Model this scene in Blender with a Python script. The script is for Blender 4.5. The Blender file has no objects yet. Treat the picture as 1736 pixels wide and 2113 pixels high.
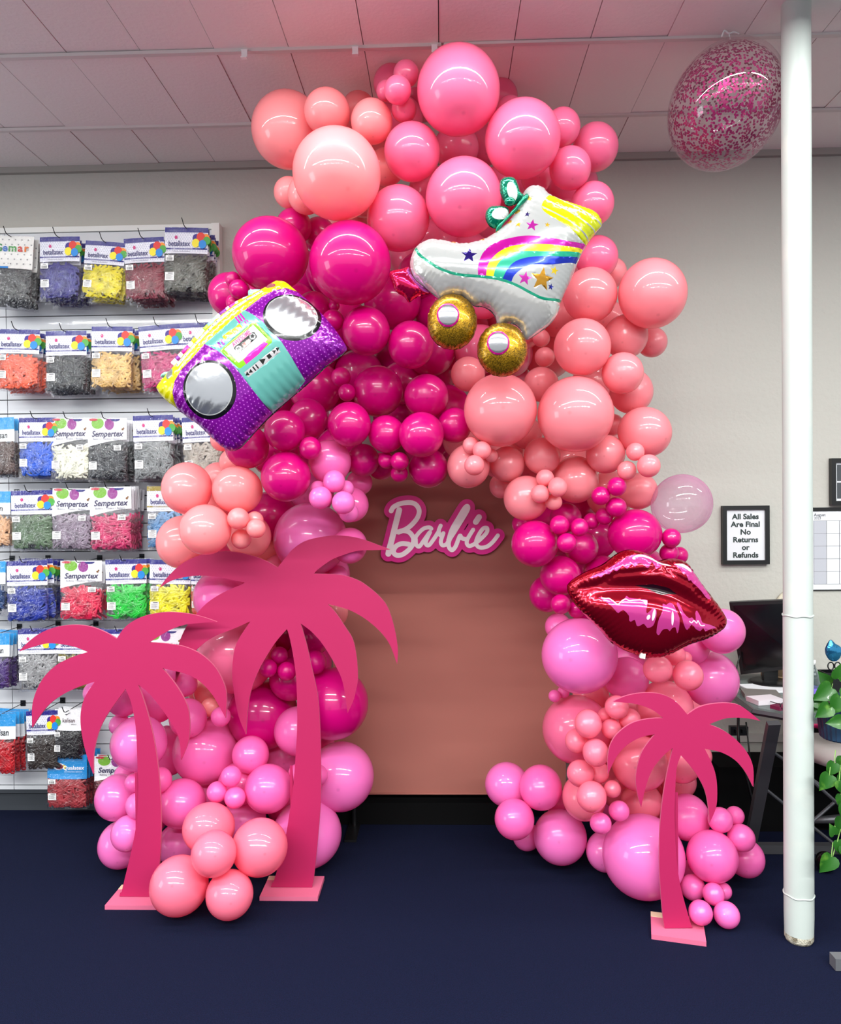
import bpy, bmesh, math, random
import numpy as np
from mathutils import Vector, Matrix
from mathutils.geometry import delaunay_2d_cdt
PI = math.pi
SC = bpy.context.scene
COL = SC.collection

# ---------------------------------------------------------------- camera
CAM = Vector((0, 0, 1.70)); FPX = 1600.0
cd = bpy.data.cameras.new('camera'); cam = bpy.data.objects.new('camera', cd); COL.objects.link(cam)
ROT = Matrix.Rotation(.0294, 3, 'Z') @ Matrix.Rotation(PI/2-.0134, 3, 'X') @ Matrix.Rotation(-.010, 3, 'Z')
cam.matrix_world = Matrix.Translation(CAM) @ ROT.to_4x4()
cd.sensor_fit = 'VERTICAL'; cd.sensor_height = 24.0; cd.lens = 24.0*FPX/2113.0; cd.clip_start = .05
SC.camera = cam
SC.view_settings.view_transform = 'Standard'; SC.view_settings.look = 'None'
SC.view_settings.gamma = 1; SC.view_settings.use_curve_mapping = False
SC.view_settings.exposure = 0.0

SC.cycles.max_bounces = 14; SC.cycles.diffuse_bounces = 8; SC.cycles.transparent_max_bounces = 24
# ---------------------------------------------------------------- world and lamps
W = bpy.data.worlds.new('world'); SC.world = W; W.use_nodes = True
bg = W.node_tree.nodes['Background']; bg.inputs[0].default_value = (.93, .96, 1, 1); bg.inputs[1].default_value = .80
def area(name, loc, sx, sy, power, rot=(0, 0, 0), color=(1, 1, 1)):
    l = bpy.data.lights.new(name, 'AREA'); l.shape = 'RECTANGLE'; l.size = sx; l.size_y = sy; l.energy = power; l.color = color
    o = bpy.data.objects.new(name, l); o.location = loc; o.rotation_euler = rot; COL.objects.link(o); return o
LP = 1.0
for yy, pw in ((2.55, 30), (0.9, 105), (-1.5, 240)):
    for xx in (-2.62, 0.0, 2.62):
        area('fluorescent_strip', (xx, yy, 3.49), 2.5, .045, pw*LP, color=(.97, 1, .98))
area('shop_window', (-5.6, 0.6, 1.7), 1.6, 1.8, 60*LP, rot=(PI/2, 0, -PI/2), color=(.92, .96, 1))

def at(px, py, Y):
    v = ROT @ Vector(((px-868)/FPX, -(py-1056.5)/FPX, -1.0))
    return CAM + v*(Y/v.y)

# ---------------------------------------------------------------- helpers
def lin(c):
    r = []
    for v in c[:3]:
        v = v/255.0; r.append(v/12.92 if v <= .04045 else ((v+.055)/1.055)**2.4)
    return tuple(r)+(1.0,)
def mat(name, rgb, rough=.5, metal=0, coat=0, bump=None, alpha=None, spec=.5, noise=None, translucent=0, trans=0):
    m = bpy.data.materials.new(name); m.use_nodes = True; nt = m.node_tree; b = nt.nodes['Principled BSDF']
    c = lin(rgb); b.inputs['Base Color'].default_value = c; b.inputs['Roughness'].default_value = rough
    b.inputs['Metallic'].default_value = metal; b.inputs['Coat Weight'].default_value = coat
    b.inputs['Specular IOR Level'].default_value = spec
    b.inputs['Transmission Weight'].default_value = trans
    if bump or noise:
        tc = nt.nodes.new('ShaderNodeTexCoord')
    if bump:
        n = nt.nodes.new('ShaderNodeTexNoise'); n.inputs['Scale'].default_value = bump[0]; n.inputs['Detail'].default_value = 4
        nt.links.new(tc.outputs['Object'], n.inputs['Vector'])
        bp = nt.nodes.new('ShaderNodeBump'); bp.inputs['Strength'].default_value = bump[1]; bp.inputs['Distance'].default_value = bump[2]
        nt.links.new(n.outputs['Fac'], bp.inputs['Height']); nt.links.new(bp.outputs['Normal'], b.inputs['Normal'])
    if noise:
        n = nt.nodes.new('ShaderNodeTexNoise'); n.inputs['Scale'].default_value = noise[0]; n.inputs['Detail'].default_value = 5
        nt.links.new(tc.outputs['Object'], n.inputs['Vector'])
        mx = nt.nodes.new('ShaderNodeMix'); mx.data_type = 'RGBA'
        mr = nt.nodes.new('ShaderNodeMapRange'); mr.inputs[1].default_value = noise[2]; mr.inputs[2].default_value = noise[3]
        nt.links.new(n.outputs['Fac'], mr.inputs[0]); nt.links.new(mr.outputs[0], mx.inputs[0])
        mx.inputs[6].default_value = c; mx.inputs[7].default_value = lin(noise[1])
        nt.links.new(mx.outputs[2], b.inputs['Base Color'])
    if translucent:
        t = nt.nodes.new('ShaderNodeBsdfTranslucent'); t.inputs[0].default_value = c
        mix = nt.nodes.new('ShaderNodeMixShader'); mix.inputs[0].default_value = translucent
        out = nt.nodes['Material Output']
        nt.links.new(b.outputs[0], mix.inputs[1]); nt.links.new(t.outputs[0], mix.inputs[2]); nt.links.new(mix.outputs[0], out.inputs[0])
    return m
def attr_mat(name, rough=.2, coat=0, bump=None, sparkle=0):
    """colour and metalness printed per face ('ink', 'foil')"""
    m = bpy.data.materials.new(name); m.use_nodes = True; nt = m.node_tree; b = nt.nodes['Principled BSDF']
    a = nt.nodes.new('ShaderNodeAttribute'); a.attribute_name = 'ink'
    f = nt.nodes.new('ShaderNodeAttribute'); f.attribute_name = 'foil'
    nt.links.new(a.outputs['Color'], b.inputs['Base Color']); nt.links.new(f.outputs['Fac'], b.inputs['Metallic'])
    b.inputs['Roughness'].default_value = rough; b.inputs['Coat Weight'].default_value = coat; b.inputs['Coat Roughness'].default_value = .04
    if sparkle:
        tc = nt.nodes.new('ShaderNodeTexCoord'); vo = nt.nodes.new('ShaderNodeTexVoronoi'); vo.inputs['Scale'].default_value = sparkle
        nt.links.new(tc.outputs['Object'], vo.inputs['Vector']); sp = nt.nodes.new('ShaderNodeSeparateColor'); nt.links.new(vo.outputs['Color'], sp.inputs[0])
        mr = nt.nodes.new('ShaderNodeMapRange'); mr.inputs[3].default_value = .25; mr.inputs[4].default_value = 1.7; nt.links.new(sp.outputs[0], mr.inputs[0])
        mul = nt.nodes.new('ShaderNodeVectorMath'); mul.operation = 'SCALE'; nt.links.new(a.outputs['Color'], mul.inputs[0]); nt.links.new(mr.outputs[0], mul.inputs['Scale']); nt.links.new(mul.outputs[0], b.inputs['Base Color'])
    if bump:
        tc = nt.nodes.new('ShaderNodeTexCoord'); n = nt.nodes.new('ShaderNodeTexNoise'); n.inputs['Scale'].default_value = bump[0]; n.inputs['Detail'].default_value = 3
        nt.links.new(tc.outputs['Object'], n.inputs['Vector'])
        bp = nt.nodes.new('ShaderNodeBump'); bp.inputs['Strength'].default_value = bump[1]; bp.inputs['Distance'].default_value = bump[2]
        nt.links.new(n.outputs['Fac'], bp.inputs['Height']); nt.links.new(bp.outputs['Normal'], b.inputs['Normal'])
    return m
def tag(o, label=None, cat=None, group=None, kind=None):
    if label: o['label'] = label
    if cat: o['category'] = cat
    if group: o['group'] = group
    if kind: o['kind'] = kind
    return o
def empty(name, loc=(0, 0, 0), label=None, cat=None, group=None, rot=None):
    o = bpy.data.objects.new(name, None); COL.objects.link(o); o.location = loc; o.empty_display_size = .05
    if rot: o.rotation_euler = rot
    return tag(o, label, cat, group)
def link(name, me, m=None, parent=None, smooth=False):
    if m and not me.materials: me.materials.append(m)
    o = bpy.data.objects.new(name, me); COL.objects.link(o)
    if parent: o.parent = parent
    if smooth: me.shade_smooth()
    return o
class MB:
    def __init__(s): s.v = []; s.f = []; s.mi = []
    def add(s, vs, fs, mi=0):
        n = len(s.v); s.v += [tuple(v) for v in vs]; s.f += [tuple(i+n for i in f) for f in fs]; s.mi += [mi]*len(fs)
    def box(s, x0, x1, y0, y1, z0, z1, mi=0, M=None):
        vs = [Vector((x, y, z)) for x in (x0, x1) for y in (y0, y1) for z in (z0, z1)]
        if M: vs = [M @ v for v in vs]
        s.add(vs, [(0, 1, 3, 2), (4, 6, 7, 5), (0, 4, 5, 1), (2, 3, 7, 6), (0, 2, 6, 4), (1, 5, 7, 3)], mi)
    def tube(s, pts, r, n=8, mi=0, cap=True):
        pts = [Vector(p) for p in pts]; rs = r if isinstance(r, (list, tuple)) else [r]*len(pts)
        base = len(s.v); prev = None
        for i, p in enumerate(pts):
            t = (pts[min(i+1, len(pts)-1)]-pts[max(i-1, 0)]).normalized()
            if prev is None:
                a = Vector((0, 0, 1)) if abs(t.z) < .9 else Vector((1, 0, 0)); u = t.cross(a).normalized()
            else: u = (prev-t*prev.dot(t)).normalized()
            prev = u; w = t.cross(u)
            for k in range(n):
                q = 2*PI*k/n; s.v.append(tuple(p+(u*math.cos(q)+w*math.sin(q))*rs[i]))
        for i in range(len(pts)-1):
            for k in range(n):
                a = base+i*n+k; b = base+i*n+(k+1) % n; s.f.append((a, b, b+n, a+n)); s.mi.append(mi)
        if cap:
            s.f.append(tuple(base+k for k in range(n))[::-1]); s.mi.append(mi)
            s.f.append(tuple(base+(len(pts)-1)*n+k for k in range(n))); s.mi.append(mi)
    def lathe(s, prof, n=32, c=(0, 0, 0), mi=0, M=None):
        base = len(s.v)
        for r, z in prof:
            for k in range(n):
                q = 2*PI*k/n; v = Vector((r*math.cos(q), r*math.sin(q), z))
                if M: v = M @ v
                s.v.append(tuple(v+Vector(c)))
        for i in range(len(prof)-1):
            for k in range(n):
                a = base+i*n+k; b = base+i*n+(k+1) % n; s.f.append((a, b, b+n, a+n)); s.mi.append(mi)
    def prism(s, poly, y0, y1, mi=0, mi_side=None):
        """poly in (x,z), extruded from y0 (front) to y1"""
        n = len(poly); base = len(s.v)
        s.v += [(x, y0, z) for x, z in poly]+[(x, y1, z) for x, z in poly]
        r = delaunay_2d_cdt([Vector(p) for p in poly], [], [list(range(n))], 1, 1e-7)
        if len(r[0]) == n:
            idx = [0]*n
            for k, o in enumerate(r[3]): idx[k] = o[0] if o else k
            for f in r[2]:
                s.f.append(tuple(base+idx[i] for i in f)); s.mi.append(mi)
                s.f.append(tuple(base+n+idx[i] for i in f)[::-1]); s.mi.append(mi)
        else:
            nb = len(s.v); s.v += [(p[0], y0, p[1]) for p in r[0]]; nc = len(s.v); s.v += [(p[0], y1, p[1]) for p in r[0]]
            for f in r[2]:
                s.f.append(tuple(nb+i for i in f)); s.mi.append(mi); s.f.append(tuple(nc+i for i in f)[::-1]); s.mi.append(mi)
        for k in range(n):
            s.f.append((base+k, base+(k+1) % n, base+n+(k+1) % n, base+n+k)); s.mi.append(mi if mi_side is None else mi_side)
    def mesh(s, name, *ms):
        me = bpy.data.meshes.new(name); me.from_pydata(s.v, [], s.f)
        for m in ms: me.materials.append(m)
        if len(ms) > 1: me.polygons.foreach_set('material_index', s.mi)
        me.update(); return me
    def build(s, name, ms, parent=None, smooth=False):
        if not isinstance(ms, (list, tuple)): ms = [ms]
        return link(name, s.mesh(name, *ms), None, parent, smooth)
def catmull(pts, k=6, closed=False):
    P = [Vector(p) for p in pts]; n = len(P); out = []
    rng = range(n if closed else n-1)
    for i in rng:
        if closed: a, b, c, d = P[i-1], P[i], P[(i+1) % n], P[(i+2) % n]
        else: a, b, c, d = P[max(i-1, 0)], P[i], P[i+1], P[min(i+2, n-1)]
        for j in range(k):
            t = j/k
            out.append(.5*((2*b)+(c-a)*t+(2*a-5*b+4*c-d)*t*t+(3*b-3*c+d-a)*t**3))
    if not closed: out.append(P[-1])
    return out
def copy_tree(o, parent=None):
    c = o.copy(); COL.objects.link(c)
    if parent: c.parent = parent
    for ch in KIDS.get(o.name, ()): copy_tree(ch, c)
    return c
KIDS = {}
def kids(root, *ch): KIDS[root.name] = list(ch)
_tc = {}
def text_tris(s, size, bold=0.0, shear=0.0, align='CENTER', sx=1.0):
    """flat lettering as (verts2d, faces), centred on the origin"""
    key = (s, size, bold, shear, align, sx)
    if key in _tc: return _tc[key]
    cu = bpy.data.curves.new('lettering', 'FONT'); cu.body = s; cu.size = size; cu.offset = bold*size; cu.shear = shear
    cu.align_x = align; cu.align_y = 'CENTER'; cu.resolution_u = 3
    o = bpy.data.objects.new('lettering', cu); me = o.to_mesh()
    vs = [(v.co.x*sx, v.co.y) for v in me.vertices]; fs = [tuple(p.vertices) for p in me.polygons]
    o.to_mesh_clear(); bpy.data.objects.remove(o); bpy.data.curves.remove(cu)
    _tc[key] = (vs, fs); return vs, fs
def inside(poly, X, Z):
    """vectorised point in polygon"""
    r = np.zeros(X.shape, bool); P = np.array([(p[0], p[1]) for p in poly]); n = len(P); j = n-1
    for i in range(n):
        xi, zi = P[i]; xj, zj = P[j]
        if zi != zj:
            c = ((zi > Z) != (zj > Z)) & (X < (xj-xi)*(Z-zi)/(zj-zi)+xi); r ^= c
        j = i
    return r

def foil(name, outline, prints, Y, H, Hb, base, mat_, parent=None, res=150, wr=(.004, .03, .025), creases=(), power=.55, loop_res=1, back=None, seed=1):
    """an inflated foil shape: outline (world x,z) swollen like a membrane, prints = [(poly, colour, metal)]"""
    rnd = random.Random(seed)
    O = np.array([(p[0], p[1]) for p in outline]); lo = O.min(0); hi = O.max(0)
    step = max(hi-lo)/res
    nx = int((hi[0]-lo[0])/step)+3; nz = int((hi[1]-lo[1])/step)+3
    gx = lo[0]-step+np.arange(nx)*step; gz = lo[1]-step+np.arange(nz)*step
    X, Z = np.meshgrid(gx, gz, indexing='ij'); M = inside(outline, X, Z)
    u = np.zeros(X.shape); om = 1.0
    # coarse to fine membrane relaxation
    for it in range(1400):
        v = np.zeros_like(u); v[1:-1, 1:-1] = .25*(u[2:, 1:-1]+u[:-2, 1:-1]+u[1:-1, 2:]+u[1:-1, :-2])+1e-4*25
        u = np.where(M, v, 0)
    hmap = (u/u.max())**power
    def samp(x, z):
        fx = np.clip((x-gx[0])/step, 0, nx-1.001); fz = np.clip((z-gz[0])/step, 0, nz-1.001)
        i = fx.astype(int); k = fz.astype(int); a = fx-i; b = fz-k
        return (hmap[i, k]*(1-a)*(1-b)+hmap[i+1, k]*a*(1-b)+hmap[i, k+1]*(1-a)*b+hmap[i+1, k+1]*a*b)
    seg = np.linalg.norm(np.roll(O, -1, 0)-O, axis=1); arc = np.concatenate([[0], np.cumsum(seg)[:-1]])
    def height(x, z):
        h = samp(x, z)
        d2 = (x[:, None]-O[None, :, 0])**2+(z[:, None]-O[None, :, 1])**2
        k = d2.argmin(1); d = np.sqrt(d2.min(1)); s = arc[k]
        # position along the local edge for smooth arc values
        t = (np.roll(O, -1, 0)-np.roll(O, 1, 0))[k]; tl = np.linalg.norm(t, axis=1)+1e-9
        s = s+((x-O[k, 0])*t[:, 0]+(z-O[k, 1])*t[:, 1])/tl
        w = wr[0]*np.exp(-d/wr[1])*(np.sin(s*2*PI/wr[2])+.6*np.sin(s*2*PI/(wr[2]*.43)+2*np.sin(s*23)))*np.clip(d/.006, 0, 1)
        for line, depth, wid in creases:
            L = np.array(line); best = np.full(x.shape, 9.)
            for a, b in zip(L[:-1], L[1:]):
                ab = b-a; tt = np.clip(((x-a[0])*ab[0]+(z-a[1])*ab[1])/(ab@ab), 0, 1)
                best = np.minimum(best, np.hypot(x-a[0]-tt*ab[0], z-a[1]-tt*ab[1]))
            h = h*(1-depth*np.exp(-(best/wid)**2))
        return h, w
    # points: outline, prints, filling grid
    vs = [Vector((p[0], p[1])) for p in outline]; es = [(i, (i+1) % len(vs)) for i in range(len(vs))]
    for poly, c, mtl in prints:
        b = len(vs); vs += [Vector((p[0], p[1])) for p in poly]; es += [(b+i, b+(i+1) % len(poly)) for i in range(len(poly))]
    g2 = step*1.6
    gx2 = np.arange(lo[0], hi[0], g2); rows = np.arange(lo[1], hi[1], g2*.87)
    pts = np.array([(x+(g2/2 if k % 2 else 0), z) for k, z in enumerate(rows) for x in gx2])
    ok = inside(outline, pts[:, 0], pts[:, 1]); pts = pts[ok]
    dmin = np.concatenate([np.sqrt(((pts[i:i+2000, None, :]-O[None])**2).sum(2)).min(1) for i in range(0, len(pts), 2000)])
    pts = pts[dmin > g2*.45]
    vs += [Vector(p) for p in pts]
    r = delaunay_2d_cdt(vs, es, [], 0, 1e-6)
    V = np.array([(p[0], p[1]) for p in r[0]]); T = np.array([f for f in r[2] if len(f) == 3])
    C = V[T].mean(1); keep = inside(outline, C[:, 0], C[:, 1]); T = T[keep]; C = C[keep]
    n = len(V)
    h = np.zeros(n); w = np.zeros(n)
    for i in range(0, n, 4000): h[i:i+4000], w[i:i+4000] = height(V[i:i+4000, 0], V[i:i+4000, 1])
    ink = np.tile(np.array(lin(base[0])), (len(T), 1)); mt = np.full(len(T), base[1], float)
    inkb = ink.copy(); mtb = mt.copy()
    for poly, c, mtl in prints:
        k = inside(poly, C[:, 0], C[:, 1]); ink[k] = lin(c); mt[k] = mtl
    if back: inkb[:] = lin(back[0]); mtb[:] = back[1]
    vf = [(V[i, 0], Y-H*h[i]-w[i], V[i, 1]) for i in range(n)]; vb = [(V[i, 0], Y+Hb*h[i]+w[i], V[i, 1]) for i in range(n)]
    me = bpy.data.meshes.new(name)
    # orientation: front faces look to -y
    A = V[T[:, 1]]-V[T[:, 0]]; B = V[T[:, 2]]-V[T[:, 0]]; cr = A[:, 0]*B[:, 1]-A[:, 1]*B[:, 0]
    Tf = np.where((cr > 0)[:, None], T, T[:, ::-1])
    me.from_pydata(vf+vb, [], Tf.tolist()+(Tf[:, ::-1]+n).tolist())
    a = me.attributes.new('ink', 'FLOAT_COLOR', 'FACE'); a.data.foreach_set('color', np.concatenate([ink, inkb]).astype(np.float32).ravel())
    a = me.attributes.new('foil', 'FLOAT', 'FACE'); a.data.foreach_set('value', np.concatenate([mt, mtb]).astype(np.float32))
    me.materials.append(mat_)
    o = link(name, me, None, parent, True)
    def hfn(x, z):
        hh, ww = height(np.array([x], float), np.array([z], float)); return Y-H*hh[0]-ww[0]
    o_h = hfn
    return o, o_h
def ell(cx, cy, rx, ry, n=28, rot=0):
    c, s = math.cos(rot), math.sin(rot)
    return [(cx+rx*math.cos(2*PI*k/n)*c-ry*math.sin(2*PI*k/n)*s, cy+rx*math.cos(2*PI*k/n)*s+ry*math.sin(2*PI*k/n)*c) for k in range(n)]
def star(cx, cy, R, rot=0, q=.42):
    return [(cx+(R if k % 2 == 0 else R*q)*math.sin(rot+k*PI/5), cy-(R if k % 2 == 0 else R*q)*math.cos(rot+k*PI/5)) for k in range(10)]

# ================================================================ SETTING
CEIL = 3.57; WALL = 4.26
m_wall = mat('painted_wall', (190, 188, 180), .7, bump=(38, .5, .006))
m_ceil = mat('ceiling_panel', (240, 233, 231), .75, bump=(60, .35, .004))
m_gap = mat('dark_gap', (18, 16, 16), .9)
m_carpet = mat('navy_carpet', (18, 25, 54), .95, bump=(420, .9, .006), noise=(260, (10, 14, 32), .35, .7), spec=.1)
m_white = mat('white_paint', (232, 232, 228), .45)
mb = MB(); mb.box(-7, 7, -6, WALL+.2, -.1, 0); tag(mb.build('floor', m_carpet), kind='structure')
mb = MB(); mb.box(-7, 7, WALL, WALL+.12, 0, CEIL+.1); tag(mb.build('wall_back', m_wall), kind='structure')
mb = MB(); TW = .308
for (ya, yb) in ((1.97, 2.583), (2.587, 3.197), (3.203, 3.806), (3.812, 4.25)):
    for i in range(-22, 22):
        g = .0035; dz = .003*math.sin(i*7.3+ya*5)
        if i in (-7,) and ya > 3 and ya < 3.5: g = .009
        mb.box(i*TW+g/2, (i+1)*TW-g/2, ya, yb, CEIL+dz, CEIL+.02)
mb.box(-7, 7, -6, 1.965, CEIL, CEIL+.02); mb.box(-7, 7, -6, WALL+.2, CEIL+.03, CEIL+.06, 1)
tag(mb.build('ceiling', [m_ceil, m_gap]), kind='structure')
m_strip = mat('ceiling_strip', (214, 206, 204), .5)
for i, yy in enumerate((3.185, 3.80)):
    mb = MB()
    for k in range(4):
        mb.box(-6+k*3.01, -3+k*3.01, yy, yy+.022, CEIL-.012-.003*(k % 2), CEIL-.001)
    tag(mb.build('trim_%d' % (i+1), m_strip), kind='structure')
mb = MB(); mb.box(-7, 7, WALL-.028, WALL, CEIL-.035, CEIL); tag(mb.build('trim_3', mat('cornice', (160, 156, 150), .6)), kind='structure')
m_base = mat('dark_baseboard', (52, 56, 62), .5)
mb = MB(); mb.box(-7, -.75, WALL-.02, WALL, 0, .105); mb.box(-7, -.75, WALL-.045, WALL, .105, .125)
tag(mb.build('baseboard_left', m_base), kind='structure')
mb = MB(); mb.box(-.75, 7, WALL-.015, WALL, 0, .10); tag(mb.build('baseboard_right', mat('black_baseboard', (14, 14, 16), .5)), kind='structure')

# slat wall
def slat_panel(x0, x1, z0, z1, label, name='slatwall_panel'):
    r = empty(name, (x0, 4.235, z0), label, 'display panel', 'slatted display panels')
    n = int((z1-z0)/.0762); mb = MB(); ztop = z1
    for k in range(n+1):
        b = max(z0, ztop-(k+1)*.0762+.0055); t = ztop-k*.0762
        if t-b > .01: mb.box(0, x1-x0, -.018, .0, b-z0, t-z0)
    mb.build('slats', m_slat, r)
    mb = MB(); mb.box(0, x1-x0, .001, .02, 0, z1-z0); mb.build('backing', m_gap, r)
    return r
m_slat = mat('slat_laminate', (216, 218, 222), .35, coat=.2)
pt = at(455, 463, 4.22); pb = at(455, 1636, 4.22)
XR = pt.x; ZT = pt.z; ZB = .125
seam = at(19, 1000, 4.22).x
slat_panel(seam+.002, XR-.045, ZB, ZT-.03, 'white slatted wall panel full of hanging balloon bags')
slat_panel(-3.4, seam-.002, ZB, ZT-.03, 'narrow strip of white slatted panel at the far left edge')
mb = MB(); mb.box(XR-.043, XR, 4.195, 4.256, ZB, ZT); mb.box(-3.4, XR-.044, 4.205, 4.256, ZT-.028, ZT)
tag(mb.build('panel_edging', m_white), 'white edging board along the top and right side of the slatted panel', 'edging')

# column
m_col = mat('column_paint', (182, 190, 185), .42, bump=(34, .2, .003), noise=(6, (196, 198, 190), .55, .8))
cx = (1636-915)/1600*3.0
col = empty('support_column', (cx, 3.0, 0), 'white painted round steel column standing at the right', 'column')
mb = MB(); prof = [(.0545, 0.03), (.0545, .055)]
mb.lathe([(.052, .03), (.0535, .10), (.0535, .32), (.0535, 1.24), (.0525, 1.26), (.0525, CEIL-.002)], 40); mb.build('shaft', m_col, col, True)
mb = MB(); mb.lathe([(.0, .0005), (.047, .0005), (.052, .012), (.0525, .031)], 40)
tag(mb.build('base', mat('chipped_base', (196, 190, 172), .8, bump=(90, .8, .01), noise=(40, (120, 110, 92), .5, .65)), col, True), 'chipped unpainted foot of the column')
for z in (1.252, .181):
    mb = MB(); mb.tube([(.054*math.cos(a*PI/18), .054*math.sin(a*PI/18), z+.002*math.sin(a)) for a in range(37)], .003, 6); mb.build('weld_ring', m_col, col, True)

# clips on the ceiling strip
m_clip = mat('white_plastic', (240, 240, 240), .35)
for px, py, ph in ((506, 121, 'leftmost white clip on the front ceiling strip'), (734, 113, 'white clip on the ceiling strip above the small top cluster'), (897, 105, 'white clip hidden at the shoulder of the topmost balloon')):
    p = at(px, py, 3.19); r = empty('ceiling_clip', (p.x, 3.18, CEIL-.014), ph, 'clip', 'clips on the ceiling strip')
    mb = MB(); mb.box(-.012, .012, -.004, .0, -.036, 0); mb.box(-.012, .012, -.018, 0, -.038, -.034); mb.box(-.014, .014, -.006, .004, 0, .002); mb.build('clip_body', m_clip, r)
p = at(1500, 90, 3.18); mb = MB()
mb.tube(catmull([Vector((p.x-.03, 3.15, CEIL-.03)), Vector((p.x-.02, 3.15, CEIL-.006)), Vector((p.x, 3.155, CEIL-.014)), Vector((p.x+.02, 3.16, CEIL-.006)), Vector((p.x+.045, 3.17, CEIL-.008))], 5), .0035, 6)
mb.tube([(p.x, 3.155, CEIL-.014), (p.x+.003, 3.15, CEIL-.04)], .0025, 6)
tag(mb.build('ceiling_hook', m_clip, None, True), 'white curled hook on the ceiling above the confetti balloon', 'hook')

# ================================================================ BACKDROP
m_fab = mat('rose_gold_fabric', (158, 98, 88), .75, bump=(700, .25, .001), spec=.2)
bd = empty('backdrop_panel', (.02, 4.0, 0), 'tall dusty pink fabric backdrop with rounded top behind the arch', 'backdrop')
zb = at(880, 1637, 4.0).z; hw = .60; x0 = at(925, 1300, 4.0).x-.02
poly = [(x0-hw, zb), (x0+hw, zb)]+[(x0+hw*math.cos(a*PI/24), 1.45+hw*math.sin(a*PI/24)) for a in range(25)]
mb = MB(); mb.prism([(a, b) for a, b in poly], 0, .035); mb.build('fabric_cover', m_fab, bd)
mb = MB(); mb.tube([(x0-hw, -.004, zb), (x0+hw, -.004, zb)], .006, 8); mb.build('bottom_hem', m_fab, bd, True)
for s in (-1, 1):
    mb = MB(); mb.tube([(x0+s*.5, .02, zb), (x0+s*.5, .02, .012)], .012, 8); mb.box(x0+s*.5-.03, x0+s*.5+.03, -.16, .05, .001, .013); mb.build('foot', mat('black_metal', (16, 16, 18), .4), bd)
BLACK = mat('black_cloth', (9, 9, 10), .9, spec=.1)
mb = MB(); mb.box(at(640, 1600, 4.06).x, at(1060, 1600, 4.06).x, 4.055, 4.235, 0.001, .27)
tag(mb.build('black_riser', BLACK), 'low black box standing on the carpet under the backdrop', 'box')

# logo sign
def lg(x, y): p = at(740+x/4.822, 980+y/4.822, 3.965); return (p.x, p.z)
STR = [([(405, 350), (385, 430), (352, 560), (325, 670), (305, 740), (297, 785)], 29),
 ([(325, 358), (350, 318), (420, 285), (510, 275), (570, 295), (603, 350), (592, 415), (545, 480), (480, 535), (400, 570)], 24),
 ([(390, 568), (450, 555), (510, 575), (548, 635), (535, 700), (490, 755), (430, 795), (375, 798), (348, 765), (370, 712), (430, 684), (500, 690)], 24),
 ([(545, 690), (575, 610), (640, 540), (700, 522), (725, 535)], 20), ([(570, 640), (575, 695), (605, 712), (645, 660), (705, 575)], 20), ([(712, 570), (675, 650), (672, 690), (700, 700), (745, 645), (800, 560)], 20),
 ([(818, 505), (798, 560), (815, 600), (840, 590)], 20), ([(845, 580), (820, 660), (835, 700), (875, 690), (900, 650)], 20),
 ([(895, 650), (930, 540), (1000, 420), (1055, 330), (1085, 310), (1088, 345), (1040, 430), (960, 560), (905, 650), (900, 715), (930, 748), (965, 715), (995, 640), (1012, 605), (1030, 630), (1070, 640)], 21),
 ([(1142, 545), (1090, 630), (1078, 680), (1105, 708), (1160, 685)], 20), ([(1200, 420), (1168, 468)], 29),
 ([(1150, 690), (1215, 640), (1275, 575), (1280, 530), (1240, 535), (1190, 610), (1170, 680), (1205, 722), (1275, 715), (1335, 670), (1388, 602)], 20)]
def ribbon(pts, w):
    c = catmull([Vector(p) for p in pts], 5); L = []; Rr = []
    for i, p in enumerate(c):
        t = (c[min(i+1, len(c)-1)]-c[max(i-1, 0)]).normalized(); nn = Vector((-t.y, t.x)); L.append(p+nn*w); Rr.append(p-nn*w)
    return c, L, Rr
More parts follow.
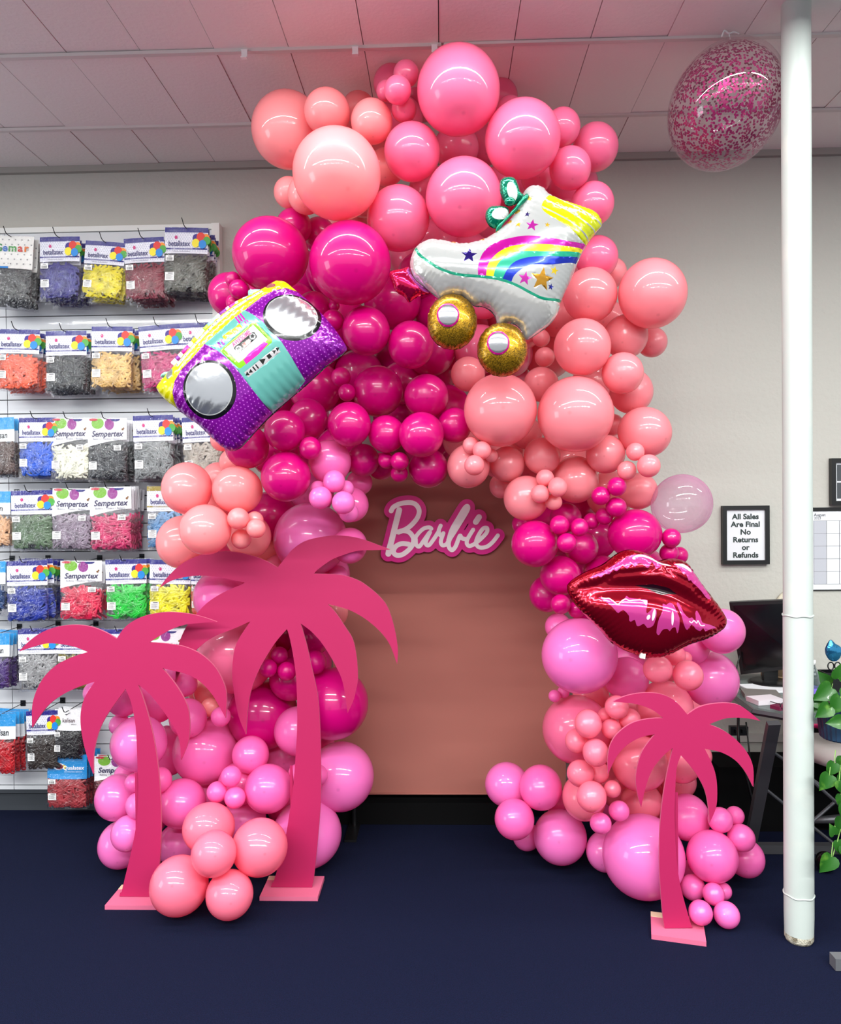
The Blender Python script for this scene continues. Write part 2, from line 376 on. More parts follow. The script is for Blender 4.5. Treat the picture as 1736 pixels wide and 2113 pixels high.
def stroke_board(grow, y0, y1, name, m, parent, st=5.0, hole_fill=()):
    """everything within the stroke width of the script's centre lines, cut as one board"""
    xs = np.arange(150, 1500, st); ys = np.arange(150, 920, st); X, Yy = np.meshgrid(xs, ys, indexing='ij'); D = np.full(X.shape, 99.0)
    for pts, w in STR:
        c = catmull([Vector(p) for p in pts], 6)
        for p, q in zip(c[:-1], c[1:]):
            ax, ay = q.x-p.x, q.y-p.y; t = np.clip(((X-p.x)*ax+(Yy-p.y)*ay)/(ax*ax+ay*ay+1e-9), 0, 1)
            D = np.minimum(D, np.hypot(X-p.x-t*ax, Yy-p.y-t*ay)-w-grow)
    for q in hole_fill: D = np.where(inside(q, X, Yy), -9.0, D)
    mb = MB(); idx = {}
    def vert(x, y):
        k = (round(x, 3), round(y, 3))
        if k not in idx:
            wx, wz = lg(x, y); idx[k] = len(mb.v); mb.v += [(wx, y0, wz), (wx, y1, wz)]
        return idx[k]
    near = (D < st*2)
    for i in range(len(xs)-1):
        for k in range(len(ys)-1):
            if not near[i, k]: continue
            cs = [(i, k), (i+1, k), (i+1, k+1), (i, k+1)]; dv = [D[c] for c in cs]
            if min(dv) >= 0: continue
            poly = []; cut = []
            for n in range(4):
                a, b_ = cs[n], cs[(n+1) % 4]; da, db = dv[n], dv[(n+1) % 4]
                if da < 0: poly.append(vert(xs[a[0]], ys[a[1]])); cut.append(0)
                if (da < 0) != (db < 0):
                    t = da/(da-db); poly.append(vert(xs[a[0]]+(xs[b_[0]]-xs[a[0]])*t, ys[a[1]]+(ys[b_[1]]-ys[a[1]])*t)); cut.append(1)
            if len(set(poly)) < 3: continue
            mb.f.append(tuple(poly)); mb.f.append(tuple(v+1 for v in poly)[::-1])
            for n in range(len(poly)):
                a, b_ = poly[n], poly[(n+1) % len(poly)]
                if cut[n] and cut[(n+1) % len(poly)] and a != b_: mb.f.append((b_, a, a+1, b_+1))
    mb.mi = [0]*len(mb.f); return mb.build(name, m, parent)
sg = empty('logo_sign', (0, 0, 0), 'magenta script-lettered cutout sign fixed high on the pink backdrop', 'sign')
stroke_board(48, 3.9721, 3.985, 'backing_board', mat('magenta_board', (222, 0, 142), .35), sg, 7.0, ([(400, 330), (560, 310), (570, 430), (480, 500), (400, 540)], [(360, 600), (500, 600), (520, 700), (360, 740)]))
stroke_board(0, 3.967, 3.9718, 'lettering', mat('white_letter', (255, 250, 252), .35), sg, 5.0)

# ================================================================ LATEX BALLOONS
m_latex = {}
LAT = dict(K=(255, 158, 162), P=(246, 116, 160), M=(216, 0, 126), S=(246, 146, 156), L=(250, 112, 190), O=(250, 126, 204), R=(252, 130, 158))
CN = dict(K='peach coral', P='rose pink', M='fuchsia', S='coral pink', L='bubblegum pink', O='orchid pink', R='salmon pink')
for k, c in LAT.items():
    m = bpy.data.materials.new('latex_'+CN[k].replace(' ', '_')); m.use_nodes = True; nt = m.node_tree; b = nt.nodes['Principled BSDF']
    b.inputs['Roughness'].default_value = .36; b.inputs['Specular IOR Level'].default_value = .35
    b.inputs['Coat Weight'].default_value = .85; b.inputs['Coat Roughness'].default_value = .035
    tc = nt.nodes.new('ShaderNodeTexCoord'); sp = nt.nodes.new('ShaderNodeSeparateXYZ'); nt.links.new(tc.outputs['Object'], sp.inputs[0])
    ln = nt.nodes.new('ShaderNodeVectorMath'); ln.operation = 'DISTANCE'; ln.inputs[1].default_value = (0, 0, 1.06)
    nt.links.new(tc.outputs['Object'], ln.inputs[0])
    mr = nt.nodes.new('ShaderNodeMapRange'); mr.inputs[1].default_value = .02; mr.inputs[2].default_value = .07; mr.inputs[3].default_value = .35; mr.inputs[4].default_value = 0
    nt.links.new(ln.outputs['Value'], mr.inputs[0])
    mx = nt.nodes.new('ShaderNodeMix'); mx.data_type = 'RGBA'; nt.links.new(mr.outputs[0], mx.inputs[0])
    cc = lin(c); mx.inputs[6].default_value = cc; mx.inputs[7].default_value = tuple(v*.45 for v in cc[:3])+(1,)
    nt.links.new(mx.outputs[2], b.inputs['Base Color'])
    t = nt.nodes.new('ShaderNodeBsdfTranslucent'); t.inputs[0].default_value = cc
    mix = nt.nodes.new('ShaderNodeMixShader'); mix.inputs[0].default_value = .32
    nt.links.new(b.outputs[0], mix.inputs[1]); nt.links.new(t.outputs[0], mix.inputs[2]); nt.links.new(mix.outputs[0], nt.nodes['Material Output'].inputs[0])
    m_latex[k] = m
def balloon_mesh(m, name='latex_balloon'):
    prof = []
    for i in range(25):
        a = PI*i/26; r = math.sin(a); z = math.cos(a)
        if z > 0: z *= 1.06
        else: r *= 1-.07*z*z*abs(z); z *= 1.13
        prof.append((max(r, 0), z))
    prof += [(.08, -1.135), (.035, -1.16), (.03, -1.2), (.075, -1.235), (.08, -1.25), (0, -1.25)]
    mb = MB(); mb.lathe(prof, 44); me = mb.mesh(name, m); me.shade_smooth()
    bm = bmesh.new(); bm.from_mesh(me); bmesh.ops.remove_doubles(bm, verts=bm.verts, dist=1e-5); bmesh.ops.recalc_face_normals(bm, faces=bm.faces); bm.to_mesh(me); bm.free()
    me.shade_smooth(); return me
BALLOONS = [
(-0.645,3.300,3.284,0.157,'K','V','very large',"at the far upper left end, against the ceiling"),
(-0.455,3.150,3.282,0.093,'K','H','large',"above the big peach front balloon, beside the upper left end"),
(-0.358,3.450,3.448,0.071,'K','H','medium',"peeking out behind two peach balloons under the ceiling"),
(-0.272,3.120,3.224,0.085,'K','V','medium',"between the big peach front balloon and the small top cluster"),
(-0.204,3.330,3.487,0.077,'P','C','medium',"behind the four-balloon cluster at the arch top"),
(-0.132,3.120,3.411,0.051,'P','C','small',"highest of the small cluster left of the topmost balloon"),
(-0.161,3.020,3.294,0.053,'P','C','small',"front one of the small cluster left of the topmost balloon"),
(-0.215,3.150,3.360,0.041,'P','V','small',"left one of the small cluster beside the topmost balloon"),
(-0.142,3.120,3.269,0.050,'P','C','small',"lowest of the small cluster left of the topmost balloon"),
(0.074,3.020,3.286,0.164,'P','V','very large',"topmost of the arch, touching the ceiling"),
(-0.396,2.980,2.959,0.168,'K','C','very large',"above the fuchsia pair, palest of the upper left"),
(-0.652,3.350,3.039,0.068,'K','V','medium',"leftmost below the far upper left balloon, beside the wall"),
(-0.561,3.250,2.990,0.080,'K','V','medium',"half hidden left behind the pale upper left front balloon"),
(-0.110,3.100,3.090,0.111,'P','C','large',"directly below the small top cluster"),
(-0.232,3.350,3.140,0.081,'K','V','medium',"in the gap right of the pale upper left front balloon"),
(-0.169,3.120,2.835,0.129,'P','V','very large',"left of the big one above the skate's toe"),
(0.323,3.050,3.108,0.146,'P','C','very large',"right of the topmost balloon, over the skate's bow"),
(0.091,3.050,2.887,0.148,'P','C','very large',"directly left of the skate's green bow"),
(0.302,3.350,3.373,0.058,'P','H','small',"peeking out behind the right shoulder of the topmost balloon"),
(0.499,3.200,3.220,0.076,'P','V','medium',"behind the right edge of the balloon over the skate bow"),
(0.654,3.300,3.182,0.097,'P','V','large',"outermost at the upper right corner of the arch"),
(0.523,3.150,3.033,0.085,'P','V','medium',"between the upper right corner balloon and the skate cuff"),
(0.621,3.200,2.907,0.089,'P','V','medium',"behind the yellow cuff of the skate, at the wall edge"),
(0.408,3.320,3.068,0.065,'P','C','medium',"peeking between the skate's bow and the balloons above"),
(0.540,3.350,2.933,0.054,'P','H','small',"peeking just above the skate's yellow cuff"),
(0.074,3.500,3.284,0.101,'P','H','plain',"deep in shadow below the topmost balloon"),
(-0.041,3.500,3.103,0.099,'P','C','plain',"deep in the gap left of the skate's bow, upper one"),
(0.289,3.550,3.126,0.100,'P','C','plain',"deep in the gap above the skate's bow"),
(-0.021,3.500,2.864,0.106,'P','H','plain',"deep in the gap above the skate's toe"),
(0.516,3.600,3.263,0.100,'P','C','plain',"deep behind the pair at the upper right"),
(-0.443,3.600,3.374,0.085,'K','H','plain',"deep behind the upper left peach group"),
(-0.356,3.600,3.127,0.108,'K','H','plain',"deep behind the pale upper left front balloon"),
(0.209,3.650,3.360,0.091,'P','C','plain',"deep between the topmost balloon and its right neighbour"),
(0.657,3.300,2.719,0.090,'P','V','medium',"right of the skate's heel, topmost there beside the wall"),
(-0.678,3.080,2.689,0.149,'M','H','very large',"upper left, behind the top corner of the boom box"),
(-0.353,3.020,2.630,0.158,'M','C','very large',"front one between boom box and skate"),
(-0.635,3.350,2.893,0.077,'M','C','medium',"peeking above the left fuchsia giant"),
(-0.543,3.460,2.893,0.077,'M','V','medium',"wedged between the two fuchsia giants under the peach one"),
(-0.890,3.250,2.577,0.092,'M','V','medium',"leftmost, beside the wall bags above the boom box handle"),
(-0.840,3.120,2.604,0.032,'M','V','tiny',"upper of three tiny ones above the boom box handle"),
(-0.800,3.050,2.545,0.038,'M','C','small',"front of three tiny ones above the boom box handle"),
(-0.832,3.100,2.507,0.033,'M','V','tiny',"lower of three tiny ones above the boom box handle"),
(-0.535,3.250,2.510,0.075,'M','C','medium',"behind the upper right corner of the boom box"),
(-0.442,3.200,2.512,0.023,'M','V','plain',"tiniest bead right of the boom box's upper corner"),
(-0.441,3.150,2.440,0.044,'M','C','small',"tucked at the right tip of the boom box"),
(-0.303,3.120,2.388,0.098,'M','V','large',"just right of the boom box tip"),
(-0.125,3.150,2.335,0.096,'M','V','large',"left of the skate's front gold wheel"),
(-0.625,3.670,2.406,0.136,'M','C','plain',"deep behind the boom box centre"),
(-0.220,3.500,2.607,0.129,'M','C','plain',"deep in shadow below the skate's toe stop"),
(-0.025,3.610,2.587,0.111,'M','C','plain',"deep behind the skate's front gold wheel"),
(-0.498,3.620,2.778,0.132,'M','C','plain',"deep behind the two fuchsia giants"),
(-0.681,3.500,2.572,0.129,'M','C','plain',"deep behind the boom box top edge"),
(-0.278,3.350,2.179,0.110,'M','C','plain',"large shaded one above the opening, left of centre"),
(-0.066,3.250,2.140,0.093,'M','C','medium',"above the front middle one over the backdrop opening"),
(-0.085,3.120,1.969,0.091,'M','C','medium',"front middle one over the top of the backdrop opening"),
(-0.231,3.200,1.980,0.078,'M','V','medium',"left neighbour of the middle one over the opening"),
(0.050,3.250,2.017,0.074,'M','V','medium',"right neighbour of the middle one over the opening"),
(-0.062,3.300,1.842,0.084,'M','C','medium',"hanging lowest over the top of the backdrop"),
(-0.177,3.180,1.866,0.038,'M','C','tiny',"front of three small ones at the backdrop's top edge"),
(-0.237,3.240,1.874,0.035,'M','V','tiny',"left of three small ones at the backdrop's top edge"),
(-0.184,3.260,1.819,0.037,'M','C','tiny',"lowest of three small ones at the backdrop's top edge"),
(-0.344,3.350,1.881,0.071,'M','V','medium',"left of the three small ones at the backdrop's top"),
(-0.277,3.480,1.861,0.061,'M','C','small',"dim one behind the three small ones at the backdrop's top"),
(-0.379,3.150,2.017,0.090,'M','V','medium',"right of the lower boom box edge, above the pink pair"),
(-0.570,3.280,2.056,0.085,'M','V','medium',"behind the lower right edge of the boom box"),
(-0.643,3.150,1.994,0.083,'M','C','medium',"touching the lower edge of the boom box"),
(-0.817,3.220,1.936,0.091,'M','C','medium',"under the bottom corner of the boom box"),
(-0.534,3.120,1.920,0.046,'M','V','plain',"small oval one below the boom box's lower edge"),
(-0.437,3.350,2.242,0.042,'M','C','small',"upper of two small ones right of the boom box"),
(-0.403,3.280,2.165,0.037,'M','C','tiny',"lower of two small ones right of the boom box"),
(-0.584,3.550,2.228,0.121,'M','C','plain',"deep in red shadow right of the boom box"),
(-0.185,3.600,2.252,0.100,'M','C','plain',"deep behind the centre over the opening"),
(-0.028,3.700,2.334,0.114,'M','C','plain',"deep between the gold wheels"),
(0.114,3.760,2.528,0.115,'P','C','plain',"deep behind and between the gold wheels"),
(-0.482,3.600,1.941,0.112,'M','C','plain',"deep behind the left shoulder of the opening"),
(-0.641,3.150,1.807,0.101,'M','C','large',"bright one below the boom box, right of the peach group"),
(-0.475,3.250,1.871,0.092,'L','V','medium',"left shoulder of the opening, above the orchid cluster"),
(-0.374,3.460,1.787,0.058,'L','H','small',"dim one at the upper left corner of the backdrop"),
(-0.400,3.380,1.690,0.076,'L','V','medium',"right behind the orchid cluster at the backdrop's left edge"),
(-0.419,3.450,1.506,0.080,'L','V','medium',"behind the tall palm's upper right frond, at the backdrop"),
(-0.617,3.580,1.532,0.170,'O','C','plain',"giant behind the top of the tall palm"),
(-0.442,3.140,1.786,0.045,'O','C','small',"top of the small cluster left of the backdrop's top"),
(-0.493,3.100,1.720,0.046,'O','C','small',"left of the small cluster left of the backdrop's top"),
(-0.396,3.070,1.699,0.046,'O','C','small',"front right of the small cluster left of the backdrop's top"),
(-0.402,3.200,1.757,0.034,'O','C','tiny',"half hidden right one of the cluster beside the backdrop's top"),
(-0.389,3.180,1.657,0.040,'O','C','small',"lowest of the cluster beside the backdrop's top left"),
(-0.517,3.200,1.757,0.034,'O','C','tiny',"half hidden left one of the cluster beside the backdrop's top"),
(-1.073,3.220,1.765,0.107,'K','V','large',"leftmost of the three peach ones by the wall bags"),
(-0.855,3.200,1.756,0.102,'K','H','large',"right of the three peach ones above the tall palm"),
(-0.966,3.120,1.595,0.103,'K','C','large',"lower front of the three peach ones above the tall palm"),
(-1.173,3.450,1.528,0.118,'K','V','large',"lowest at the left edge, above the tall palm's left frond"),
(-0.872,3.440,1.552,0.101,'K','C','medium',"behind the small coral cluster above the tall palm"),
(-0.925,3.420,1.881,0.067,'K','C','small',"peeking below the boom box's bottom corner"),
(-0.989,3.450,1.985,0.051,'K','C','small',"sliver left of the boom box's bottom corner"),
(-0.826,3.100,1.639,0.044,'K','C','small',"top left of the small cluster above the tall palm"),
(-0.754,3.100,1.599,0.039,'K','C','small',"right of the small cluster above the tall palm"),
(-0.779,3.180,1.631,0.036,'K','C','tiny',"hidden rear of the small cluster above the tall palm"),
(-0.836,3.180,1.553,0.041,'K','C','small',"bottom of the small cluster above the tall palm"),
(-0.830,3.720,1.637,0.121,'M','C','plain',"deep red shadowed one left of the orchid giant"),
(-0.762,3.710,1.321,0.139,'P','C','plain',"deep behind the crown of the tall palm"),
(-1.043,3.580,1.264,0.125,'L','C','large',"left, between the tall palm's two left fronds"),
(-0.983,3.640,0.985,0.184,'P','C','plain',"large one behind the tall palm's left fronds"),
(-0.756,3.520,1.003,0.039,'M','C','tiny',"top of three small ones left of the tall palm's trunk"),
(-0.799,3.480,0.952,0.041,'M','C','tiny',"left of three small ones beside the tall palm's trunk top"),
(-0.715,3.480,0.939,0.043,'M','C','small',"right of three small ones beside the tall palm's trunk top"),
(-0.590,3.500,0.974,0.054,'M','V','plain',"small one right of the tall palm's trunk top"),
(-0.528,3.620,1.188,0.080,'K','V','medium',"behind the tall palm's right fronds beside the backdrop"),
(-0.493,3.600,1.358,0.048,'L','V','small',"peeking below the tall palm's upper right frond"),
(-0.798,3.870,1.061,0.120,'M','C','plain',"deep behind the tall palm's trunk top"),
(-0.649,3.720,1.062,0.104,'M','C','plain',"deep right of the tall palm's trunk top"),
(-0.888,3.740,0.671,0.170,'M','C','plain',"giant left of the tall palm's trunk"),
(-0.522,3.580,0.765,0.165,'M','C','plain',"giant right of the tall palm's trunk"),
(-1.119,3.650,0.731,0.045,'K','C','plain',"small red shaded one between the two left palms"),
(-1.155,3.740,0.781,0.071,'K','C','small',"shaded one above the small red one between the left palms"),
(-1.231,3.620,0.848,0.060,'L','C','plain',"small one beneath the left palm's right frond"),
(-1.193,3.550,0.706,0.088,'L','V','medium',"behind the drooping right frond of the left palm"),
(-1.025,3.500,0.727,0.045,'L','C','plain',"small one left of the giant beside the tall palm"),
(-1.074,3.840,0.561,0.045,'L','V','tiny',"half hidden lower left of the giant by the tall palm"),
(-1.151,3.670,0.514,0.154,'L','C','plain',"large shaded one between the two left palms"),
(-0.898,3.530,0.543,0.084,'L','C','medium',"under the giant left of the tall palm's trunk"),
(-0.809,3.830,0.438,0.106,'L','C','medium',"dim one behind the tall palm's trunk, mid height"),
(-0.502,3.670,0.393,0.159,'O','C','plain',"giant right of the tall palm's trunk, by the backdrop foot"),
(-0.596,3.820,0.494,0.047,'L','C','plain',"small one wedged under the right fuchsia giant"),
(-0.582,3.480,0.465,0.047,'L','C','small',"behind the tall palm's trunk, right side"),
(-0.682,3.530,0.454,0.045,'L','V','small',"behind the tall palm's trunk, left side"),
(-0.641,3.530,0.178,0.157,'O','H','plain',"giant on the floor behind the tall palm's base"),
(-0.799,3.450,0.416,0.107,'L','C','large',"left of the tall palm's trunk, low down"),
(-0.948,3.380,0.496,0.045,'L','C','small',"top of the small trio between the left palms"),
(-1.011,3.380,0.427,0.045,'L','C','small',"left of the small trio between the left palms"),
(-0.926,3.360,0.409,0.046,'L','C','small',"lower right of the small trio between the left palms"),
(-0.952,3.600,0.211,0.104,'O','C','large',"pale one behind the front peach cluster on the floor"),
(-1.201,3.470,0.340,0.109,'L','C','large',"right of the left palm's trunk, low down"),
(-1.247,3.550,0.116,0.096,'O','C','medium',"pale lilac one right of the left palm's lower trunk"),
(-1.021,3.280,0.310,0.107,'R','H','large',"top of the five on the floor between the palms"),
(-0.776,3.180,0.272,0.115,'R','C','large',"right of the five on the floor between the palms"),
(-0.929,3.050,0.304,0.089,'R','C','large',"centre front of the five on the floor between the palms"),
(-1.095,3.120,0.140,0.117,'R','C','plain',"big left one of the five on the floor between palms"),
(-0.876,3.080,0.124,0.094,'R','C','large',"bottom right of the five on the floor between palms"),
(-1.373,3.420,0.630,0.122,'O','C','large',"behind the left palm's trunk at mid height"),
(-1.510,3.500,0.355,0.101,'O','V','large',"left edge of the stack behind the left palm"),
(-1.504,3.520,0.129,0.105,'O','V','large',"lowest at the floor, left edge behind the left palm"),
(-1.404,3.360,0.249,0.075,'O','V','medium',"in front of the lowest one behind the left palm's trunk"),
(-1.361,3.380,0.366,0.059,'O','V','small',"just left of the left palm's trunk, low down"),
(-1.389,3.400,0.460,0.042,'L','C','plain',"small one left of the left palm's trunk"),
(-1.285,3.420,0.466,0.057,'L','C','plain',"small one right of the left palm's trunk"),
(-1.531,3.630,0.416,0.046,'O','C','small',"pale small one above the left edge stack"),
(-1.498,3.510,0.687,0.048,'O','V','plain',"small one peeking between the left palm's lower fronds"),
(-1.471,3.500,0.814,0.082,'L','V','medium',"behind the left palm's lower left frond"),
(-1.629,3.550,0.825,0.054,'O','V','small',"sliver left of the left palm, beside the wall bags"),
(-1.392,3.670,0.771,0.119,'L','V','large',"behind the left palm's crown, right of the trunk"),
(-1.277,3.550,0.914,0.043,'O','C','plain',"small pale one behind the left palm's crown"),
(-1.377,3.780,0.478,0.117,'L','V','large',"shaded one right of the left palm's trunk, mid height"),
(-1.192,3.760,0.270,0.125,'L','C','plain',"deep behind the small trio between the left palms"),
(-1.463,3.710,0.193,0.111,'O','C','plain',"deep behind the left palm's lower trunk"),
(-0.766,3.780,0.214,0.115,'L','H','plain',"deep behind the tall palm's lower trunk"),
(0.848,3.150,2.525,0.138,'S','V','very large',"outermost right of the arch beside the bare wall"),
(0.608,3.200,2.537,0.110,'S','C','large',"right of the skate's heel"),
(0.743,3.420,2.690,0.067,'S','C','medium',"between the skate's heel and the outermost right balloon"),
(0.557,3.100,2.306,0.112,'S','C','large',"bright round one right of the rear gold wheel"),
(0.776,3.300,2.387,0.092,'S','C','medium',"under the outermost right balloon"),
(0.912,3.400,2.381,0.065,'S','C','small',"shaded one tucked below the outermost right balloon"),
(0.720,3.120,2.204,0.082,'S','C','medium',"above and right of the right giant"),
(0.797,3.300,2.155,0.093,'S','V','medium',"shaded one right of the right giant"),
(0.525,3.080,2.038,0.149,'S','C','plain',"right giant below the rear gold wheel"),
(0.231,3.100,2.061,0.145,'S','C','plain',"left giant directly under the rear gold wheel"),
(0.425,3.350,2.198,0.075,'S','C','medium',"dim one between the two coral giants"),
(0.445,3.380,2.320,0.043,'S','C','small',"lower dim bead right of the rear gold wheel"),
(0.436,3.420,2.410,0.038,'S','C','tiny',"upper dim bead right of the rear gold wheel"),
(0.111,3.320,2.242,0.075,'S','V','medium',"left of the rear gold wheel"),
(0.827,3.200,1.974,0.106,'S','H','large',"right edge, below the right giant"),
(0.747,3.420,2.027,0.048,'S','V','small',"sliver between the right giant and the edge balloon"),
(0.378,3.480,1.998,0.071,'S','V','plain',"deep one between the giants, at their base"),
(0.533,3.600,2.553,0.103,'S','V','plain',"deep behind the skate's heel"),
(0.313,3.650,2.388,0.112,'P','C','plain',"deep behind the rear gold wheel"),
(0.708,3.600,2.239,0.109,'S','C','plain',"deep behind the right giant"),
(0.271,3.280,1.854,0.076,'S','V','medium',"over the backdrop's upper right, below the left giant"),
(0.414,3.250,1.885,0.078,'S','V','medium',"below the gap between the two giants"),
(0.671,3.220,1.888,0.080,'S','C','medium',"right below the right giant"),
(0.561,3.300,1.786,0.099,'S','V','large',"beside the small coral cluster, right of opening"),
(0.343,3.220,1.710,0.093,'S','C','medium',"at the right shoulder of the opening"),
(0.837,3.350,1.736,0.081,'S','H','medium',"beside the clear pink bubble balloon"),
(0.106,3.220,1.845,0.091,'S','V','medium',"behind the small trio over the backdrop's top centre"),
(0.113,3.120,1.924,0.034,'S','V','tiny',"upper left of the small group under the left giant"),
(0.155,3.070,1.900,0.037,'S','H','tiny',"front right of the small group under the left giant"),
(0.123,3.040,1.840,0.040,'S','C','small',"lowest of the small group under the left giant"),
(0.197,3.160,1.884,0.028,'S','V','tiny',"rear right of the small group under the left giant"),
(0.763,3.100,1.889,0.036,'S','C','tiny',"top of the small trio at the right edge"),
(0.805,3.060,1.831,0.045,'S','C','small',"right of the small trio at the right edge"),
(0.734,3.120,1.816,0.038,'S','C','small',"left of the small trio at the right edge"),
(0.409,3.120,1.790,0.035,'S','H','tiny',"top of the small quartet right of the opening"),
(0.453,3.080,1.752,0.039,'S','V','small',"right of the small quartet right of the opening"),
(0.386,3.100,1.726,0.037,'S','C','tiny',"left of the small quartet right of the opening"),
(0.445,3.140,1.693,0.034,'S','H','tiny',"bottom of the small quartet right of the opening"),
(0.257,3.420,1.765,0.055,'S','V','small',"dim one at the backdrop's upper right corner"),
(0.706,3.600,1.994,0.099,'S','C','plain',"deep below the right giant"),
(0.760,3.550,1.725,0.109,'S','C','plain',"deep in red shadow left of the clear bubble"),
(0.350,3.450,1.595,0.047,'M','V','small',"dim one at the backdrop's right edge"),
(0.375,3.200,1.522,0.096,'M','C','large',"at the right edge of the backdrop beside the sign"),
(0.790,3.220,1.557,0.106,'M','H','large',"above the lips, left of the clear bubble"),
(0.592,3.350,1.495,0.072,'M','C','medium',"shaded one behind the small fuchsia group"),
(0.491,3.280,1.382,0.086,'M','H','medium',"between the backdrop edge and the lips' left corner"),
(0.452,3.430,1.286,0.078,'M','V','medium',"lower left behind, at the backdrop's right edge"),
(0.690,3.400,1.377,0.081,'M','C','medium',"peeking above the upper left of the lips"),
(0.479,3.200,1.272,0.041,'M','C','plain',"small one left below the lips' left corner"),
(0.551,3.240,1.244,0.036,'M','C','plain',"tiny one under the lips' left corner"),
(0.534,3.360,1.303,0.035,'M','C','plain',"tiny one behind the lips' left corner"),
(0.634,3.140,1.716,0.038,'M','C','small',"second from top of the small chain above the lips"),
(0.694,3.120,1.752,0.038,'M','C','small',"topmost of the small chain below the coral part"),
(0.700,3.160,1.671,0.041,'M','H','small',"right one of the small chain beside the fuchsia big one"),
(0.665,3.220,1.633,0.036,'M','C','tiny',"behind in the middle of the small chain"),
(0.619,3.260,1.612,0.034,'M','C','tiny',"third one along the small chain"),
(0.465,3.120,1.601,0.039,'M','C','small',"leftmost of the small group beside the backdrop"),
(0.544,3.120,1.591,0.037,'M','V','tiny',"right one of the small group beside the backdrop"),
(0.490,3.100,1.530,0.039,'M','C','small',"lowest of the small group beside the backdrop"),
(0.534,3.400,1.624,0.066,'M','H','small',"dim one behind the small group beside the backdrop"),
(0.703,3.600,1.524,0.099,'M','C','plain',"deep in red shadow above the lips"),
(0.932,3.200,1.541,0.039,'M','C','tiny',"topmost of three right above the lips"),
(0.934,3.240,1.477,0.039,'M','H','tiny',"left of three right above the lips"),
(1.000,3.320,1.461,0.037,'M','C','tiny',"right of three right above the lips"),
(0.870,3.650,1.362,0.100,'M','C','plain',"deep behind the upper part of the lips"),
(0.683,3.620,1.208,0.100,'M','C','plain',"deep behind the left corner of the lips"),
(0.558,3.220,1.056,0.155,'O','C','plain',"giant lower left of the lips"),
(0.504,3.450,1.139,0.059,'L','V','small',"sliver behind the giant lower left of the lips"),
(1.177,3.320,1.138,0.095,'O','C','medium',"behind the right corner of the lips, beside the monitor"),
(1.087,3.410,1.049,0.069,'L','V','medium',"peeking beneath the lips' right half"),
(1.180,3.470,0.897,0.124,'O','V','large',"at the outer right edge, under the lips' right corner"),
(0.792,3.400,0.919,0.095,'L','H','medium',"shaded one under the lips, right of the orchid giant"),
(0.858,3.140,1.015,0.057,'R','H','small',"left of the small pair just under the lips"),
(0.978,3.140,0.990,0.060,'R','C','small',"right of the small pair just under the lips"),
(0.961,3.260,1.048,0.045,'R','H','small',"upper one half hidden by the lips' bottom edge"),
(1.016,3.300,1.027,0.029,'R','C','plain',"tiniest one under the lips' bottom edge"),
(0.945,3.600,1.097,0.119,'M','H','plain',"deep behind the lips"),
(0.965,3.420,0.782,0.121,'R','C','large',"behind the right palm's top fronds"),
(0.582,3.450,0.681,0.150,'P','C','plain',"large one at the backdrop's lower right edge"),
(0.477,3.380,0.848,0.027,'L','C','plain',"tiny bead at the backdrop edge below the orchid giant"),
(0.521,3.420,0.855,0.027,'L','C','plain',"tiny bead under the orchid giant's lower edge"),
(0.701,3.180,0.852,0.048,'R','C','plain',"small one at the left tip of the right palm's top frond"),
(0.581,3.160,0.789,0.056,'R','V','small',"upper left of the small cluster left of the right palm"),
(0.668,3.260,0.799,0.029,'R','V','plain',"tiny rear one in the cluster left of the right palm"),
(0.683,3.200,0.757,0.041,'R','C','small',"centre of the small cluster left of the right palm"),
(0.763,3.220,0.791,0.045,'R','C','small',"behind the right palm's upper left frond"),
(0.547,3.240,0.695,0.049,'R','V','small',"left one of the cluster on the large rose balloon"),
(0.607,3.140,0.678,0.054,'R','V','small',"lower front of the cluster left of the right palm"),
(0.562,3.240,0.559,0.056,'R','C','small',"below the cluster, above the lowest small one"),
(0.646,3.280,0.549,0.045,'R','V','small',"right of two below the cluster left of the palm"),
(0.589,3.140,0.499,0.061,'R','V','medium',"lowest bright one of the chain left of the palm"),
(0.690,3.220,0.501,0.035,'R','C','plain',"tiny one left of the right palm's lower left frond"),
(0.717,3.220,0.410,0.042,'L','H','small',"upper small one above the floor giant"),
(0.637,3.200,0.366,0.043,'L','H','small',"lower small one above the floor giant"),
(0.609,3.420,0.390,0.098,'R','V','medium',"shaded one behind the lowest chain balloon"),
(0.827,3.320,0.574,0.117,'R','C','plain',"large one behind the right palm's left fronds"),
(1.031,3.420,0.547,0.091,'R','V','medium',"right behind the right palm's trunk"),
(1.144,3.500,0.546,0.051,'R','V','small',"sliver right of the right palm's trunk behind the frond"),
(1.074,3.600,0.396,0.081,'R','C','medium',"shaded one behind the right palm's trunk"),
(0.881,3.500,0.338,0.089,'R','H','medium',"shaded one above the floor giant behind the palm"),
(0.831,3.280,0.193,0.170,'O','C','plain',"giant on the floor behind the right palm's trunk"),
(0.715,3.490,0.118,0.088,'O','V','medium',"half hidden left of the floor giant"),
(1.055,3.400,0.309,0.096,'L','V','large',"right of the right palm's trunk, above the floor"),
(1.153,3.280,0.348,0.051,'L','C','small',"left of three small ones at the right palm's right"),
(1.236,3.340,0.342,0.039,'L','C','small',"rear top of three small ones right of the right palm"),
(1.240,3.280,0.272,0.056,'L','C','small',"front right of three small ones right of the palm"),
(1.305,3.400,0.131,0.080,'L','V','medium',"outermost at the lower right, near the column"),
(1.105,3.240,0.212,0.103,'L','C','plain',"large front one right of the right palm's trunk"),
(1.024,3.240,0.082,0.051,'L','V','small',"left one of the floor cluster right of the palm"),
(1.079,3.150,0.100,0.043,'L','C','small',"centre of the floor cluster right of the palm"),
